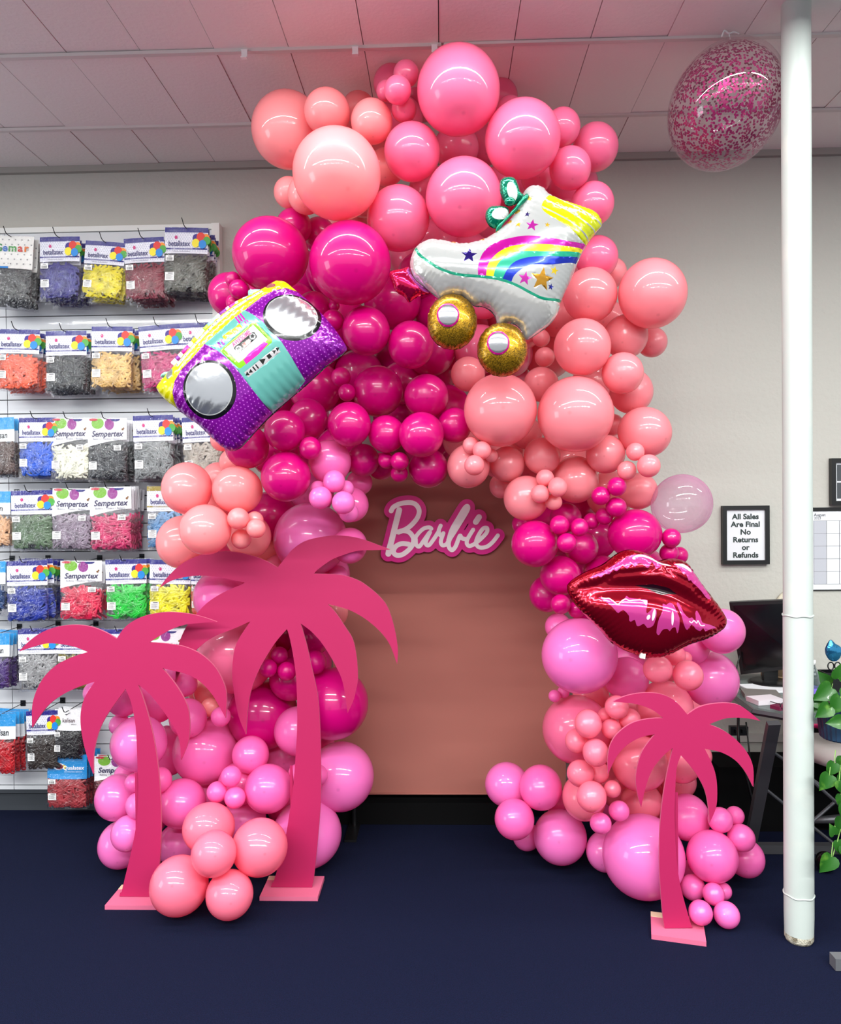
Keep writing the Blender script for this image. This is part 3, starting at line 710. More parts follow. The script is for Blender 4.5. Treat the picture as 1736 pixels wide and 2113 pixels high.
(1.143,3.220,0.077,0.034,'L','C','tiny',"rear one of the floor cluster right of the palm"),
(0.997,3.060,0.072,0.046,'L','C','small',"bottom left of the floor cluster right of the palm"),
(1.106,3.080,0.053,0.050,'O','C','small',"bottom right of the floor cluster right of the palm"),
(1.058,3.400,0.079,0.039,'L','C','small',"dim one between the palm trunk and large front balloon"),
(0.284,3.610,0.376,0.101,'O','C','medium',"top left of the group at the backdrop's foot"),
(0.428,3.500,0.403,0.098,'L','V','medium',"top right of the group at the backdrop's foot"),
(0.304,3.450,0.280,0.088,'L','C','medium',"lower left of the group at the backdrop's foot"),
(0.521,3.550,0.157,0.121,'O','C','plain',"large right one on the floor at the backdrop's foot"),
(0.379,3.660,0.111,0.065,'L','C','small',"shaded one under the group at the backdrop's foot"),
(0.529,3.690,0.263,0.060,'L','C','small',"shaded one behind the group at the backdrop's foot"),
(0.840,3.750,0.323,0.112,'R','C','plain',"deep behind the chain left of the right palm"),
(1.042,3.720,0.613,0.100,'R','C','plain',"deep behind the right palm's crown"),
(0.342,3.520,2.773,0.111,'S','C','deep shaded',"in the gaps inside the top of the arch"),
(-0.852,3.520,2.259,0.111,'M','C','deep shaded',"in the gaps inside the left shoulder of the arch"),
(0.338,3.820,2.601,0.120,'P','C','deep shaded',"in the gaps inside the right shoulder of the arch"),
(0.474,3.520,2.954,0.111,'P','C','deep shaded',"in the gaps inside the top of the arch"),
(0.171,3.670,2.768,0.102,'P','C','deep shaded',"in the gaps inside the top of the arch"),
(0.496,3.700,2.759,0.117,'S','C','deep shaded',"in the gaps inside the top of the arch"),
(-0.910,3.640,2.459,0.115,'M','C','deep shaded',"in the gaps inside the left shoulder of the arch"),
(1.004,3.820,1.187,0.120,'M','C','deep shaded',"in the gaps inside the right leg of the arch"),
(0.279,3.730,2.983,0.118,'P','C','deep shaded',"in the gaps inside the top of the arch"),
(-0.963,3.850,1.402,0.107,'K','C','deep shaded',"in the gaps inside the left leg of the arch"),
(0.077,3.880,2.784,0.122,'M','C','deep shaded',"in the gaps inside the top of the arch"),
(-0.134,3.700,2.861,0.117,'P','C','deep shaded',"in the gaps inside the top of the arch"),
(-0.819,3.730,2.174,0.104,'M','C','deep shaded',"in the gaps inside the left shoulder of the arch"),
(0.611,3.790,2.959,0.119,'P','C','deep shaded',"in the gaps inside the top of the arch"),
(-0.394,3.670,2.306,0.116,'M','C','deep shaded',"in the gaps inside the left shoulder of the arch"),
(0.888,3.910,1.047,0.090,'M','C','deep shaded',"in the gaps inside the right leg of the arch"),
(1.136,3.880,1.116,0.122,'M','C','deep shaded',"in the gaps inside the right leg of the arch"),
(-0.681,3.820,0.906,0.120,'M','C','deep shaded',"in the gaps inside the left leg of the arch"),
(-0.950,3.880,1.210,0.122,'P','C','deep shaded',"in the gaps inside the left leg of the arch"),
(-0.949,3.880,2.188,0.122,'M','C','deep shaded',"in the gaps inside the left shoulder of the arch"),
(-1.053,3.700,1.388,0.117,'L','C','deep shaded',"in the gaps inside the left leg of the arch"),
(-0.690,3.610,0.628,0.114,'L','C','deep shaded',"in the gaps inside the left leg of the arch"),
(-0.634,3.910,1.281,0.090,'L','C','deep shaded',"in the gaps inside the left leg of the arch"),
(-0.796,3.850,2.356,0.121,'M','C','deep shaded',"in the gaps inside the left shoulder of the arch"),
(0.189,3.520,2.620,0.098,'P','C','deep shaded',"in the gaps inside the right shoulder of the arch"),
(-0.924,3.730,2.687,0.118,'M','C','deep shaded',"in the gaps inside the left shoulder of the arch"),
(0.127,3.520,2.813,0.098,'P','C','deep shaded',"in the gaps inside the top of the arch"),
(0.516,3.790,2.408,0.119,'S','C','deep shaded',"in the gaps inside the right shoulder of the arch"),
(0.794,3.580,0.581,0.113,'R','C','deep shaded',"in the gaps inside the right leg of the arch"),
(1.114,3.520,0.678,0.055,'R','C','deep shaded',"in the gaps inside the right leg of the arch"),
(0.682,3.640,0.791,0.084,'R','C','deep shaded',"in the gaps inside the right leg of the arch"),
(-0.447,3.520,2.523,0.111,'M','C','deep shaded',"in the gaps inside the left shoulder of the arch"),
(0.960,3.790,1.352,0.119,'M','C','deep shaded',"in the gaps inside the right leg of the arch"),
(0.500,3.820,3.254,0.120,'P','C','deep shaded',"in the gaps inside the top of the arch"),
(0.020,3.520,2.117,0.111,'M','C','deep shaded',"in the gaps inside the right shoulder of the arch"),
(0.826,3.730,1.217,0.104,'M','C','deep shaded',"in the gaps inside the right leg of the arch"),
(-0.764,3.520,1.926,0.111,'M','C','deep shaded',"in the gaps inside the left shoulder of the arch"),
(0.170,3.520,2.385,0.111,'P','C','deep shaded',"in the gaps inside the right shoulder of the arch"),
(0.868,3.730,0.926,0.118,'L','C','deep shaded',"in the gaps inside the right leg of the arch"),
(-0.729,3.640,0.866,0.102,'M','C','deep shaded',"in the gaps inside the left leg of the arch"),
(-0.212,3.850,2.411,0.121,'M','C','deep shaded',"in the gaps inside the left shoulder of the arch"),
(0.271,3.520,3.516,0.081,'P','C','deep shaded',"in the gaps inside the top of the arch"),
(-0.173,3.520,3.430,0.098,'P','C','deep shaded',"in the gaps inside the top of the arch"),
(-1.182,3.760,1.076,0.059,'L','C','deep shaded',"in the gaps inside the left leg of the arch"),
(0.738,3.520,2.499,0.098,'S','C','deep shaded',"in the gaps inside the right shoulder of the arch"),
(-0.220,3.790,2.116,0.119,'M','C','deep shaded',"in the gaps inside the left shoulder of the arch"),
(0.086,3.670,1.983,0.085,'S','C','deep shaded',"in the gaps inside the right shoulder of the arch"),
(-0.671,3.880,1.746,0.122,'O','C','deep shaded',"in the gaps inside the left shoulder of the arch"),
(0.641,3.760,1.662,0.105,'M','C','deep shaded',"in the gaps inside the right shoulder of the arch"),
(-0.089,3.550,2.726,0.112,'M','C','deep shaded',"in the gaps inside the top of the arch"),
(1.073,3.760,0.242,0.119,'R','C','deep shaded',"in the gaps inside the right leg of the arch"),
(-0.660,3.520,1.273,0.098,'P','C','deep shaded',"in the gaps inside the left leg of the arch"),
(0.442,3.880,2.753,0.122,'S','C','deep shaded',"in the gaps inside the top of the arch"),
(-1.025,3.520,1.809,0.081,'K','C','deep shaded',"in the gaps inside the left shoulder of the arch"),
(-1.075,3.820,0.694,0.120,'L','C','deep shaded',"in the gaps inside the left leg of the arch"),
(-0.488,3.820,2.145,0.120,'M','C','deep shaded',"in the gaps inside the left shoulder of the arch"),
(-0.684,3.880,0.401,0.122,'L','C','deep shaded',"in the gaps inside the left leg of the arch"),
(0.409,3.790,3.089,0.119,'P','C','deep shaded',"in the gaps inside the top of the arch"),
(-0.903,3.910,2.518,0.109,'M','C','deep shaded',"in the gaps inside the left shoulder of the arch"),
(0.273,3.610,1.915,0.114,'S','C','deep shaded',"in the gaps inside the right shoulder of the arch"),
(0.507,3.580,1.560,0.113,'M','C','deep shaded',"in the gaps inside the right shoulder of the arch"),
(-0.082,3.640,3.595,0.115,'P','C','deep shaded',"in the gaps inside the top of the arch"),
(1.012,3.520,1.295,0.055,'M','C','deep shaded',"in the gaps inside the right leg of the arch"),
(-1.189,3.880,0.788,0.122,'K','C','deep shaded',"in the gaps inside the left leg of the arch"),
(1.209,3.880,0.611,0.108,'R','C','deep shaded',"in the gaps inside the right leg of the arch"),
(0.575,3.520,1.848,0.111,'S','C','deep shaded',"in the gaps inside the right shoulder of the arch"),
(-1.015,3.790,2.393,0.060,'M','C','deep shaded',"in the gaps inside the left shoulder of the arch"),
(-0.073,3.880,1.989,0.122,'M','C','deep shaded',"in the gaps inside the left shoulder of the arch"),
(0.928,3.880,0.659,0.122,'R','C','deep shaded',"in the gaps inside the right leg of the arch"),
(-0.459,3.820,3.109,0.120,'K','C','deep shaded',"in the gaps inside the top of the arch"),
(-0.052,3.520,2.378,0.111,'M','C','deep shaded',"in the gaps inside the left shoulder of the arch"),
(-1.522,3.880,0.347,0.122,'L','C','deep shaded',"in the gaps inside the left leg of the arch"),
(-1.048,3.910,2.602,0.062,'M','C','deep shaded',"in the gaps inside the left shoulder of the arch"),
(0.636,3.760,1.369,0.105,'M','C','deep shaded',"in the gaps inside the right leg of the arch"),
(0.310,3.880,2.323,0.122,'P','C','deep shaded',"in the gaps inside the right shoulder of the arch"),
(-0.506,3.880,2.418,0.089,'M','C','deep shaded',"in the gaps inside the left shoulder of the arch"),
(0.433,3.790,1.851,0.119,'S','C','deep shaded',"in the gaps inside the right shoulder of the arch"),
(1.092,3.910,0.887,0.109,'R','C','deep shaded',"in the gaps inside the right leg of the arch"),
(0.359,3.520,2.493,0.111,'S','C','deep shaded',"in the gaps inside the right shoulder of the arch"),
(-0.558,3.730,1.353,0.104,'L','C','deep shaded',"in the gaps inside the left leg of the arch"),
(-0.965,3.580,0.389,0.100,'L','C','deep shaded',"in the gaps inside the left leg of the arch"),
(-0.683,3.880,2.007,0.122,'M','C','deep shaded',"in the gaps inside the left shoulder of the arch"),
(-0.669,3.820,2.820,0.120,'M','C','deep shaded',"in the gaps inside the top of the arch"),
(0.519,3.520,2.782,0.111,'P','C','deep shaded',"in the gaps inside the top of the arch"),
(1.119,3.610,0.620,0.083,'R','C','deep shaded',"in the gaps inside the right leg of the arch"),
(-1.116,3.640,1.651,0.115,'K','C','deep shaded',"in the gaps inside the left shoulder of the arch"),
(0.597,3.520,3.109,0.111,'P','C','deep shaded',"in the gaps inside the top of the arch"),
(0.854,3.880,0.201,0.122,'L','C','deep shaded',"in the gaps inside the right leg of the arch"),
(-0.252,3.730,3.460,0.118,'K','C','deep shaded',"in the gaps inside the top of the arch"),
(-0.849,3.850,1.513,0.121,'K','C','deep shaded',"in the gaps inside the left shoulder of the arch"),
]

BM = {k: balloon_mesh(m_latex[k]) for k in LAT}
rb = random.Random(5)
PREP = set('at above peeking behind beside half directly in left right over outermost between deep upper wedged leftmost tucked just hanging touching under further lowest below sliver second topmost third'.split()) - set('left right upper leftmost outermost lowest second topmost third sliver'.split()) | {'left-of'}
NK = dict(K='the peach balloons', P='the rose balloons', M='the fuchsia balloons', S='the coral balloons', L='the bubblegum pink balloons', O='the orchid balloons', R='the salmon balloons')
proto = {}
for (x, y, z, r, c, o, size, ph) in BALLOONS:
    if c in proto: b = proto[c].copy()
    else: b = bpy.data.objects.new('latex_balloon', BM[c]); proto[c] = b
    COL.objects.link(b)
    P = Vector((x, y, z)); tocam = (CAM-P).normalized()
    j = Vector((rb.uniform(-1, 1), rb.uniform(-1, 1), rb.uniform(-1, 1)))*.25
    if o == 'C': ax = (tocam+j*.9+Vector((0, 0, -.15))).normalized()
    elif o == 'V': ax = (Vector((0, 0, -.8))+j+tocam*1.0).normalized()
    else: ax = (Vector((1 if x > 0 else -1, 0, 0))*.8+j+tocam*1.0).normalized()
    b.rotation_mode = 'QUATERNION'; b.rotation_quaternion = Vector((0, 0, 1)).rotation_difference(ax)
    b.location = P; s = r*(1.0 if o == 'C' else .975); b.scale = (s, s, s)
    lab = '%s%s balloon%s %s' % ('' if size == 'plain' else size+' ', CN[c], '' if ph.split()[0] in PREP else ',', ph)
    if size == 'deep shaded': lab = 'deep shaded %s balloon %s' % (CN[c], ph)
    tag(b, lab, 'balloon', CN[c]+' balloons '+ph if size == 'deep shaded' else NK[c])

# ================================================================ CLEAR BALLOONS
def clear_mat(name, tint, fac, rough=.03):
    m = bpy.data.materials.new(name); m.use_nodes = True; nt = m.node_tree; nt.nodes.remove(nt.nodes['Principled BSDF'])
    t = nt.nodes.new('ShaderNodeBsdfTransparent'); t.inputs[0].default_value = (1, 1, 1, 1)
    d = nt.nodes.new('ShaderNodeBsdfTranslucent'); d.inputs[0].default_value = lin(tint)
    d2 = nt.nodes.new('ShaderNodeBsdfDiffuse'); d2.inputs[0].default_value = lin(tint)
    md = nt.nodes.new('ShaderNodeMixShader'); nt.links.new(d.outputs[0], md.inputs[1]); nt.links.new(d2.outputs[0], md.inputs[2])
    lw = nt.nodes.new('ShaderNodeLayerWeight'); lw.inputs[0].default_value = .5
    mr = nt.nodes.new('ShaderNodeMapRange'); mr.inputs[1].default_value = 0; mr.inputs[2].default_value = 1; mr.inputs[3].default_value = fac; mr.inputs[4].default_value = min(1, fac*3.2)
    nt.links.new(lw.outputs['Facing'], mr.inputs[0])
    m1 = nt.nodes.new('ShaderNodeMixShader'); nt.links.new(mr.outputs[0], m1.inputs[0]); nt.links.new(t.outputs[0], m1.inputs[1]); nt.links.new(md.outputs[0], m1.inputs[2])
    g = nt.nodes.new('ShaderNodeBsdfGlossy'); g.inputs['Roughness'].default_value = rough
    fr = nt.nodes.new('ShaderNodeMapRange'); fr.inputs[1].default_value = 0; fr.inputs[2].default_value = 1; fr.inputs[3].default_value = .05; fr.inputs[4].default_value = .45
    pw = nt.nodes.new('ShaderNodeMath'); pw.operation = 'POWER'; pw.inputs[1].default_value = 4; nt.links.new(lw.outputs['Facing'], pw.inputs[0]); nt.links.new(pw.outputs[0], fr.inputs[0])
    m2 = nt.nodes.new('ShaderNodeMixShader'); nt.links.new(fr.outputs[0], m2.inputs[0]); nt.links.new(m1.outputs[0], m2.inputs[1]); nt.links.new(g.outputs[0], m2.inputs[2])
    nt.links.new(m2.outputs[0], nt.nodes['Material Output'].inputs[0]); return m
def sphere_mesh(name, m, n=48, egg=1.0, tail=True):
    prof = []
    for i in range(33):
        a = PI*i/33.5; r = math.sin(a); z = math.cos(a)*(egg if a < PI/2 else egg*1.05); prof.append((max(r, 0), z))
    if tail: prof += [(.05, -1.09*egg), (.03, -1.13*egg), (.06, -1.17*egg), (0, -1.18*egg)]
    mb = MB(); mb.lathe(prof, n); return mb.mesh(name, m)
cfm = clear_mat('clear_latex', (226, 176, 196), .045)
p = at(1497, 222, 3.22)
cb = empty('confetti_balloon', p, 'large clear balloon full of magenta confetti dots floating under ceiling by column', 'balloon', rot=(math.radians(-150), math.radians(22), 0))
R0 = .222
me = sphere_mesh('clear_shell', cfm, egg=1.10, tail=False); sh = link('clear_shell', me, None, cb, True); sh.scale = (R0, R0, R0)
rc = random.Random(9); mb = MB()
for i in range(3400):
    a = rc.uniform(0, 2*PI); zz = rc.uniform(-1, 1)
    if rc.random() < .28 : zz = -abs(rc.gauss(0, .35)) if rc.random() < .5 else zz
    zz = max(-.98, min(.98, zz)); s = math.sqrt(1-zz*zz); nrm = Vector((s*math.cos(a), s*math.sin(a), zz)); c = Vector((nrm.x, nrm.y, nrm.z*1.10))*R0*.985
    u = nrm.orthogonal().normalized(); w = nrm.cross(u); rr = .0048; j = Vector((rc.uniform(-.3, .3), rc.uniform(-.3, .3), rc.uniform(-.3, .3)))*.5
    u = (u+j*.4).normalized(); w = nrm.cross(u)
    mb.add([c+u*rr*math.cos(k*PI/4)+w*rr*math.sin(k*PI/4) for k in range(8)], [tuple(range(8))])
m_conf = mat('magenta_confetti', (150, 0, 88), .3, metal=.5)
tag(mb.build('confetti', m_conf, cb), kind='stuff')
bub = clear_mat('clear_pink_bubble', (226, 150, 200), .17)
p = at(1408, 1039, 3.28); b2 = empty('bubble_balloon', p, 'see-through pale pink bubble balloon at the right edge, left of the framed sign', 'balloon', rot=(0, math.radians(60), 0))
me = sphere_mesh('bubble_shell', bub, egg=1.0); sh = link('bubble_shell', me, None, b2, True); sh.scale = (.123, .123, .123)
mb = MB(); mb.tube([(0.008*math.sin(k), .121*math.cos(k*PI/20), .121*math.sin(k*PI/20)) if False else (.1215*math.cos(k*PI/20), 0, .1215*math.sin(k*PI/20)) for k in range(41)], .0008, 4, cap=False)
mb.build('seam', bub, b2)

# ================================================================ WOODEN PALMS
m_palm = mat('pink_painted_plywood', (164, 28, 80), .55, bump=(30, .15, .003), spec=.3)
m_ply = mat('plywood_edge', (200, 96, 128), .6)
m_raw = mat('raw_plywood', (216, 190, 160), .7)
def poly_segments(segs, Y, k=5):
    out = []
    for sgm in segs:
        c = catmull([Vector((q[0], q[1], 0)) for q in sgm], k) if len(sgm) > 2 else [Vector((q[0], q[1], 0)) for q in sgm]
        out += c[:-1]
    return [(lambda w: (w.x, w.z))(at(v.x, v.y, Y)) for v in out]
def palm(label, segs, Y, plate, depth0, rz=0):
    """upright cutout + foot plate + brace behind"""
    pl = poly_segments(segs, Y); zb = min(z for x, z in pl); xs = [x for x, z in pl if z < zb+.05]; xm = (min(xs)+max(xs))/2
    r = empty('wooden_palm_cutout', (xm, Y, 0), label, 'palm cutout', 'pink wooden palm trees')
    mb = MB(); mb.prism([(x-xm, z if z > zb+.02 else max(.019, z-zb+.019)) for x, z in pl], -.006, .006, 0, 1); mb.build('palm_silhouette', [m_palm, m_ply], r)
    w, d0, d1 = plate
    M = Matrix.Rotation(rz, 4, 'Z')
    mb = MB(); mb.box(-w/2, w/2, -d0, d1, 0, .018, 0, M); 
    o = mb.build('foot_plate', [m_ply], r)
    mb = MB(); mb.box(-w/2, -w/2+.05, d1-.04, d1-.002, .018, .0195, 0, M); mb.build('unpainted_corner', m_raw, r)
    bw = (max(xs)-min(xs))
    mb = MB(); h = .55; mb.add([(-.006, .007, .019), (-.006, d1*.85, .019), (-.006, .007, h), (.006, .007, .019), (.006, d1*.85, .019), (.006, .007, h)], [(0, 1, 2), (5, 4, 3), (0, 3, 4, 1), (1, 4, 5, 2), (2, 5, 3, 0)])
    mb.build('rear_brace', m_palm, r)
    return r
TALL = [[(573.6,1170.7),(588,1153),(605,1133),(631,1116),(668.7,1107),(703,1105),(746,1112),(806,1134)],
 [(806,1134),(775,1135),(741,1136),(712,1144),(683,1156),(648.5,1181)],
 [(648.5,1183.7),(703,1186),(738,1196.6),(761,1211),(784,1231),(800,1252),(813,1290),(821,1335),(820,1370)],
 [(820,1370),(806,1332),(789.6,1308),(766.6,1286),(740.7,1268),(714.7,1256),(677,1245.6)],
 [(677,1246),(694.6,1266),(712,1292),(729,1320.5),(737,1361),(739,1400),(736,1419),(729.6,1444.8),(717.8,1470.6)],
 [(717.8,1470.6),(713,1433.7),(705.6,1400),(692,1371),(677,1345),(660,1320.5),(640,1300),(621,1286)],
 [(621,1286),(634,1332),(642.7,1372),(655.9,1433.7),(661,1500),(663,1581),(662.5,1647.6),(658,1714),(652,1776.6),(645,1837.4)],
 [(645,1837.4),(560,1836.5)],
 [(560,1836.5),(576.6,1780),(589.5,1728.7),(598.7,1673),(606,1618),(611.6,1544),(614,1489),(612.7,1415),(608,1367),(599.5,1320),(593,1297.5)],
 [(593,1297.5),(570.7,1323),(553.5,1349),(535,1382),(519.5,1422.7),(512,1463),(508.4,1514.8)],
 [(508.4,1514.8),(493.6,1478),(484.4,1433.7),(480,1389.5),(484,1343.5),(495,1315.6),(517.5,1281.6)],
 [(517.5,1281.6),(484,1296.5),(452,1309),(424,1325),(402,1345),(380,1370),(363,1407)],
 [(363,1407),(365,1370),(370,1329),(386,1292),(406.6,1265.8),(429.6,1242.7),(461,1222.6),(506,1203)],
 [(506,1202),(484,1196.7),(444,1189.5),(401,1188),(357.6,1196.7),(330,1212.5)],
 [(330,1212.5),(349,1188),(377.8,1162),(415,1144.8),(452.6,1138),(487,1139),(524.7,1147.7),(550.6,1157.8),(573.6,1170.7)]]
LEFT = [[(242,1317.5),(257,1296),(276.5,1280.7),(304,1269),(345.6,1262.8),(387,1265.5),(420,1273),(448.4,1282.7)],
 [(448.4,1282.7),(414.7,1285),(381.5,1289),(348,1301.5),(309.6,1325)],
 [(309.6,1325),(345.6,1327.7),(381.5,1334),(414.7,1349),(442,1373),(459,1401),(468,1431),(466.7,1481)],
 [(466.7,1481),(453,1456),(437,1430),(414.7,1406.5),(387,1391),(336,1378)],
 [(336,1378),(359.4,1406.5),(378.8,1437),(389.8,1464.6),(392.6,1500.5),(388.4,1533.7),(374.6,1568)],
 [(374.6,1568),(373,1536.5),(365,1508.8),(348,1481),(326,1450.8),(307,1428.6),(286,1412)],
 [(286,1412),(296,1439.7),(307,1475.6),(318,1522.6),(326,1572.4),(330.5,1619.4),(333,1666),(333,1728.7),(330,1784),(318,1859)],
 [(318,1859),(247.7,1857.7)],
 [(247.7,1857.7),(261,1802),(274,1747),(283.5,1692),(286,1636.5),(285,1581),(282,1508.8),(276.5,1470),(269.6,1442.5),(260.4,1421)],
 [(260.4,1421),(240.5,1448),(221,1476),(207,1503),(197.7,1534),(193.5,1564),(193.5,1596)],
 [(193.5,1596),(181,1560),(172.8,1528),(167.8,1495),(168.6,1464.6),(177,1437),(196.8,1406)],
 [(196.8,1406),(165.9,1416),(132.7,1431.4),(105,1450.8),(85.7,1473),(67.7,1500.5)],
 [(67.7,1500.5),(67.7,1459),(75,1428.6),(91,1398),(116,1373),(146.5,1356.8),(182.5,1345)],
 [(182.5,1345),(154.8,1334),(121.6,1328),(91,1328.6),(40,1344)],
 [(40,1344),(63.6,1320.8),(88.5,1304),(119,1293),(154.8,1289),(188,1292.6),(218.4,1304),(242,1317.5)]]
RIGHT = [[(1417.9,1473.6),(1439,1460),(1464,1452.5),(1500,1450),(1530,1457),(1568.6,1487)],
 [(1568.6,1487),(1545,1481.8),(1517.9,1480),(1492.9,1482.5),(1462.5,1493.6)],
 [(1462.5,1493.6),(1492.9,1506.8),(1521,1528),(1542.9,1555),(1553.6,1583.6),(1554,1622.9)],
 [(1554,1622.9),(1539,1594),(1517.9,1569),(1489,1552),(1453.6,1544)],
 [(1453.6,1544),(1467.9,1572.9),(1476.8,1601),(1479.5,1633.6),(1476.8,1665.7),(1463.6,1697)],
 [(1463.6,1697),(1461.8,1665.7),(1455,1632),(1440,1602),(1421,1576),(1404.6,1557.5)],
 [(1404.6,1557.5),(1396,1583.6),(1392.9,1630),(1391.8,1683.6),(1394.6,1755),(1403.6,1826),(1428.6,1917.5)],
 [(1428.6,1917.5),(1371,1918.6)],
 [(1371,1918.6),(1365,1862),(1360.7,1790.7),(1361,1719),(1366,1658.6),(1375,1601),(1388,1542.5)],
 [(1388,1542.5),(1367.9,1559),(1346,1587),(1332,1622.9),(1323,1664.6)],
 [(1323,1664.6),(1316,1640.7),(1311.8,1608.6),(1316,1576),(1327,1546),(1351,1514)],
 [(1351,1514),(1321,1521),(1292.9,1537),(1271,1562),(1254.6,1596)],
 [(1254.6,1596),(1254,1565.7),(1259,1537),(1275,1512),(1303.6,1491.5),(1335.7,1483),(1367.9,1480.7)],
 [(1367.9,1480.7),(1350,1466.5),(1328.6,1456.7),(1303.6,1450.6),(1264,1447)],
 [(1264,1447),(1292.9,1435),(1328.6,1429),(1364,1431.8),(1392.9,1446),(1417.9,1473.6)]]
def yfloor(py, z=0.0): return 1600*(1.70-z)/(py-1035)
PT = palm('tallest pink wooden palm tree cutout, left of the backdrop', TALL, yfloor(1837, .018), (.25, .085, .10), 0)
PL = palm('mid-height pink wooden palm tree cutout standing furthest left', LEFT, yfloor(1858.5, .018), (.218, .075, .10), 0)
PR = palm('shortest pink wooden palm tree cutout standing right of the arch', RIGHT, yfloor(1918, .018), (.20, .075, .10), 0, rz=math.radians(-14))

# ================================================================ FOIL BALLOONS
m_foil = attr_mat('printed_foil', .16, coat=.25, bump=(26, .05, .01))
def tr(fn, pts): return [fn(x, y) for x, y in pts]
def smooth(pts, k=4): return [(v.x, v.y) for v in catmull([Vector((a, b, 0)) for a, b in pts], k, True)]
# ---- roller skate
YS = 2.84
def sk(x, y): p = at(800+x/3.774, 350+y/3.774, YS); return (p.x, p.z)
skr = empty('roller_skate_balloon', (0, 0, 0), 'shiny foil balloon shaped like a white roller skate with a rainbow stripe', 'foil balloon')
boot = [(175,740),(187,680),(215,620),(262,575),(330,549),(430,556),(520,575),(620,578),(700,566),(790,530),(855,480),(925,425),(985,350),(1035,270),(1055,190),(1100,140),(1160,125),(1210,145),(1250,190),(1300,228),(1400,262),(1490,288),(1560,312),(1610,335),(1645,370),(1668,402),(1662,450),(1620,500),(1575,555),(1540,610),(1490,700),(1440,830),(1380,960),(1345,1040),(1320,1130),(1255,1215),(1180,1270),(1100,1322),(1068,1312),(1040,1250),(990,1207),(925,1195),(862,1212),(840,1150),(800,1100),(740,1070),(680,1065),(640,1040),(590,1000),(520,985),(455,993),(410,1012),(330,950),(260,890),(203,835)]
C0=[(697,870),(698,800),(730,710),(790,645),(870,605),(1000,582),(1100,580),(1250,597),(1400,612),(1535,605)]
C1=[(757,877),(770,800),(810,740),(870,690),(960,655),(1080,645),(1200,645),(1350,650),(1510,645)]
C2=[(812,885),(835,810),(880,755),(960,710),(1060,698),(1200,700),(1350,690),(1498,672)]
C3=[(880,905),(920,830),(980,775),(1080,745),(1200,735),(1350,728),(1482,705)]
C4=[(948,928),(970,880),(1030,830),(1110,800),(1250,795),(1400,765),(1455,755)]
def op(p): return [(v.x, v.y) for v in catmull([Vector((a, b, 0)) for a, b in p], 4)]
def band(a, b): return op(a)+op(b)[::-1]
GS=[(218,622),(250,690),(320,755),(420,820),(550,862),(700,880),(850,905),(980,950),(1100,1010),(1200,1045),(1345,1040)]
def thick(pts, w):
    c, L, Rr = ribbon(pts, w/2); return [(v.x, v.y) for v in L]+[(v.x, v.y) for v in Rr[::-1]]
pr = []
WH=(154, 155, 154)
SOLE = [(p[0], p[1]+8) for p in op(GS)]+[(1320,1130),(1255,1215),(1180,1270),(1100,1322),(1068,1312),(1040,1250),(990,1207),(925,1195),(862,1212),(840,1150),(800,1100),(740,1070),(680,1065),(640,1040),(590,1000),(520,985),(455,993),(410,1012),(330,950),(260,890),(195,835),(172,740),(187,680)]
for poly, c, f in [(SOLE, (196, 194, 190), .5), (band(C0, C1), (176, 10, 140), .45), (band(C1, C2), (206, 190, 0), .1), (band(C2, C3), (10, 150, 118), .2), (band(C3, C4), (12, 40, 160), .6),
    (thick(GS, 20), (14, 130, 100), .2),
    (smooth([(1180,345),(1205,285),(1250,238),(1295,234),(1400,264),(1560,313),(1640,368),(1664,402),(1656,450),(1615,500),(1540,608),(1390,510),(1270,440),(1200,390)], 3), (176, 182, 0), .15),
    (thick([(1182,345),(1300,410),(1430,480),(1560,575)], 11), WH, .1), (thick([(1215,285),(1340,350),(1480,430),(1612,505)], 11), WH, .1), (thick([(1290,236),(1400,300),(1530,370),(1655,440)], 11), WH, .1),
    (star(630,718,64,.1), (44, 26, 120), .7), (star(1105,497,50,.2), (190, 40, 160), .6), (star(1072,403,24,.2), (34, 22, 90), .6), (star(1003,480,25,.2), (220, 176, 40), .6), (star(1220,497,22,.2), (210, 170, 40), .6),
    (star(1050,903,54,.2), (180, 40, 150), .6), (star(1180,905,92,.15), (186, 134, 40), .8), (star(1275,838,34,.2), (220, 190, 30), .6), (star(1250,957,26,.2), (24, 30, 120), .6),
    (ell(1095,264,16,22,10), (214, 160, 60), .6), (ell(1004,356,22,18,10), (214, 160, 60), .6), (ell(940,436,20,20,10), (214, 160, 60), .6), (ell(840,502,18,16,10), (214, 160, 60), .6), (ell(733,568,18,14,10), (214, 160, 60), .6), (ell(625,588,18,10,10), (214, 160, 60), .6), (ell(513,588,18,10,10), (214, 160, 60), .6)]:
    pr.append((tr(sk, poly), c, f))
body, sh = foil('boot', tr(sk, smooth(boot, 3)), pr, YS, .095, .05, (WH, .12), m_foil, skr, res=150, wr=(.0035, .03, .016), power=.5, back=((200, 200, 200), .6))
m_gold = attr_mat('gold_glitter_foil', .33, coat=.3, sparkle=420)
for k, (wx, wy, rx, ry, hx, hy) in enumerate([(503,1195,190,212,470,1175), (890,1410,192,206,850,1385)]):
    rp = []
    for q in range(72):
        a = 2*PI*q/72; s = 1+.018*abs(math.sin(a*9)); rp.append((wx+rx*s*math.cos(a), wy+ry*s*math.sin(a)))
    _w, wh = foil('wheel', tr(sk, rp), [], YS-.015, .062, .045, ((158, 118, 22), .8), m_gold, skr, res=60, wr=(.004, .012, .021), power=.5)
    foil('hub_cap', tr(sk, ell(hx,hy,86,90,40)), [(tr(sk, ell(hx,hy,73,77,40)), (168, 168, 172), .8)], wh(*sk(hx, hy))-.004, .010, .004, ((180, 24, 118), .3), m_foil, skr, res=30, wr=(.0, .01, .02), power=.5)
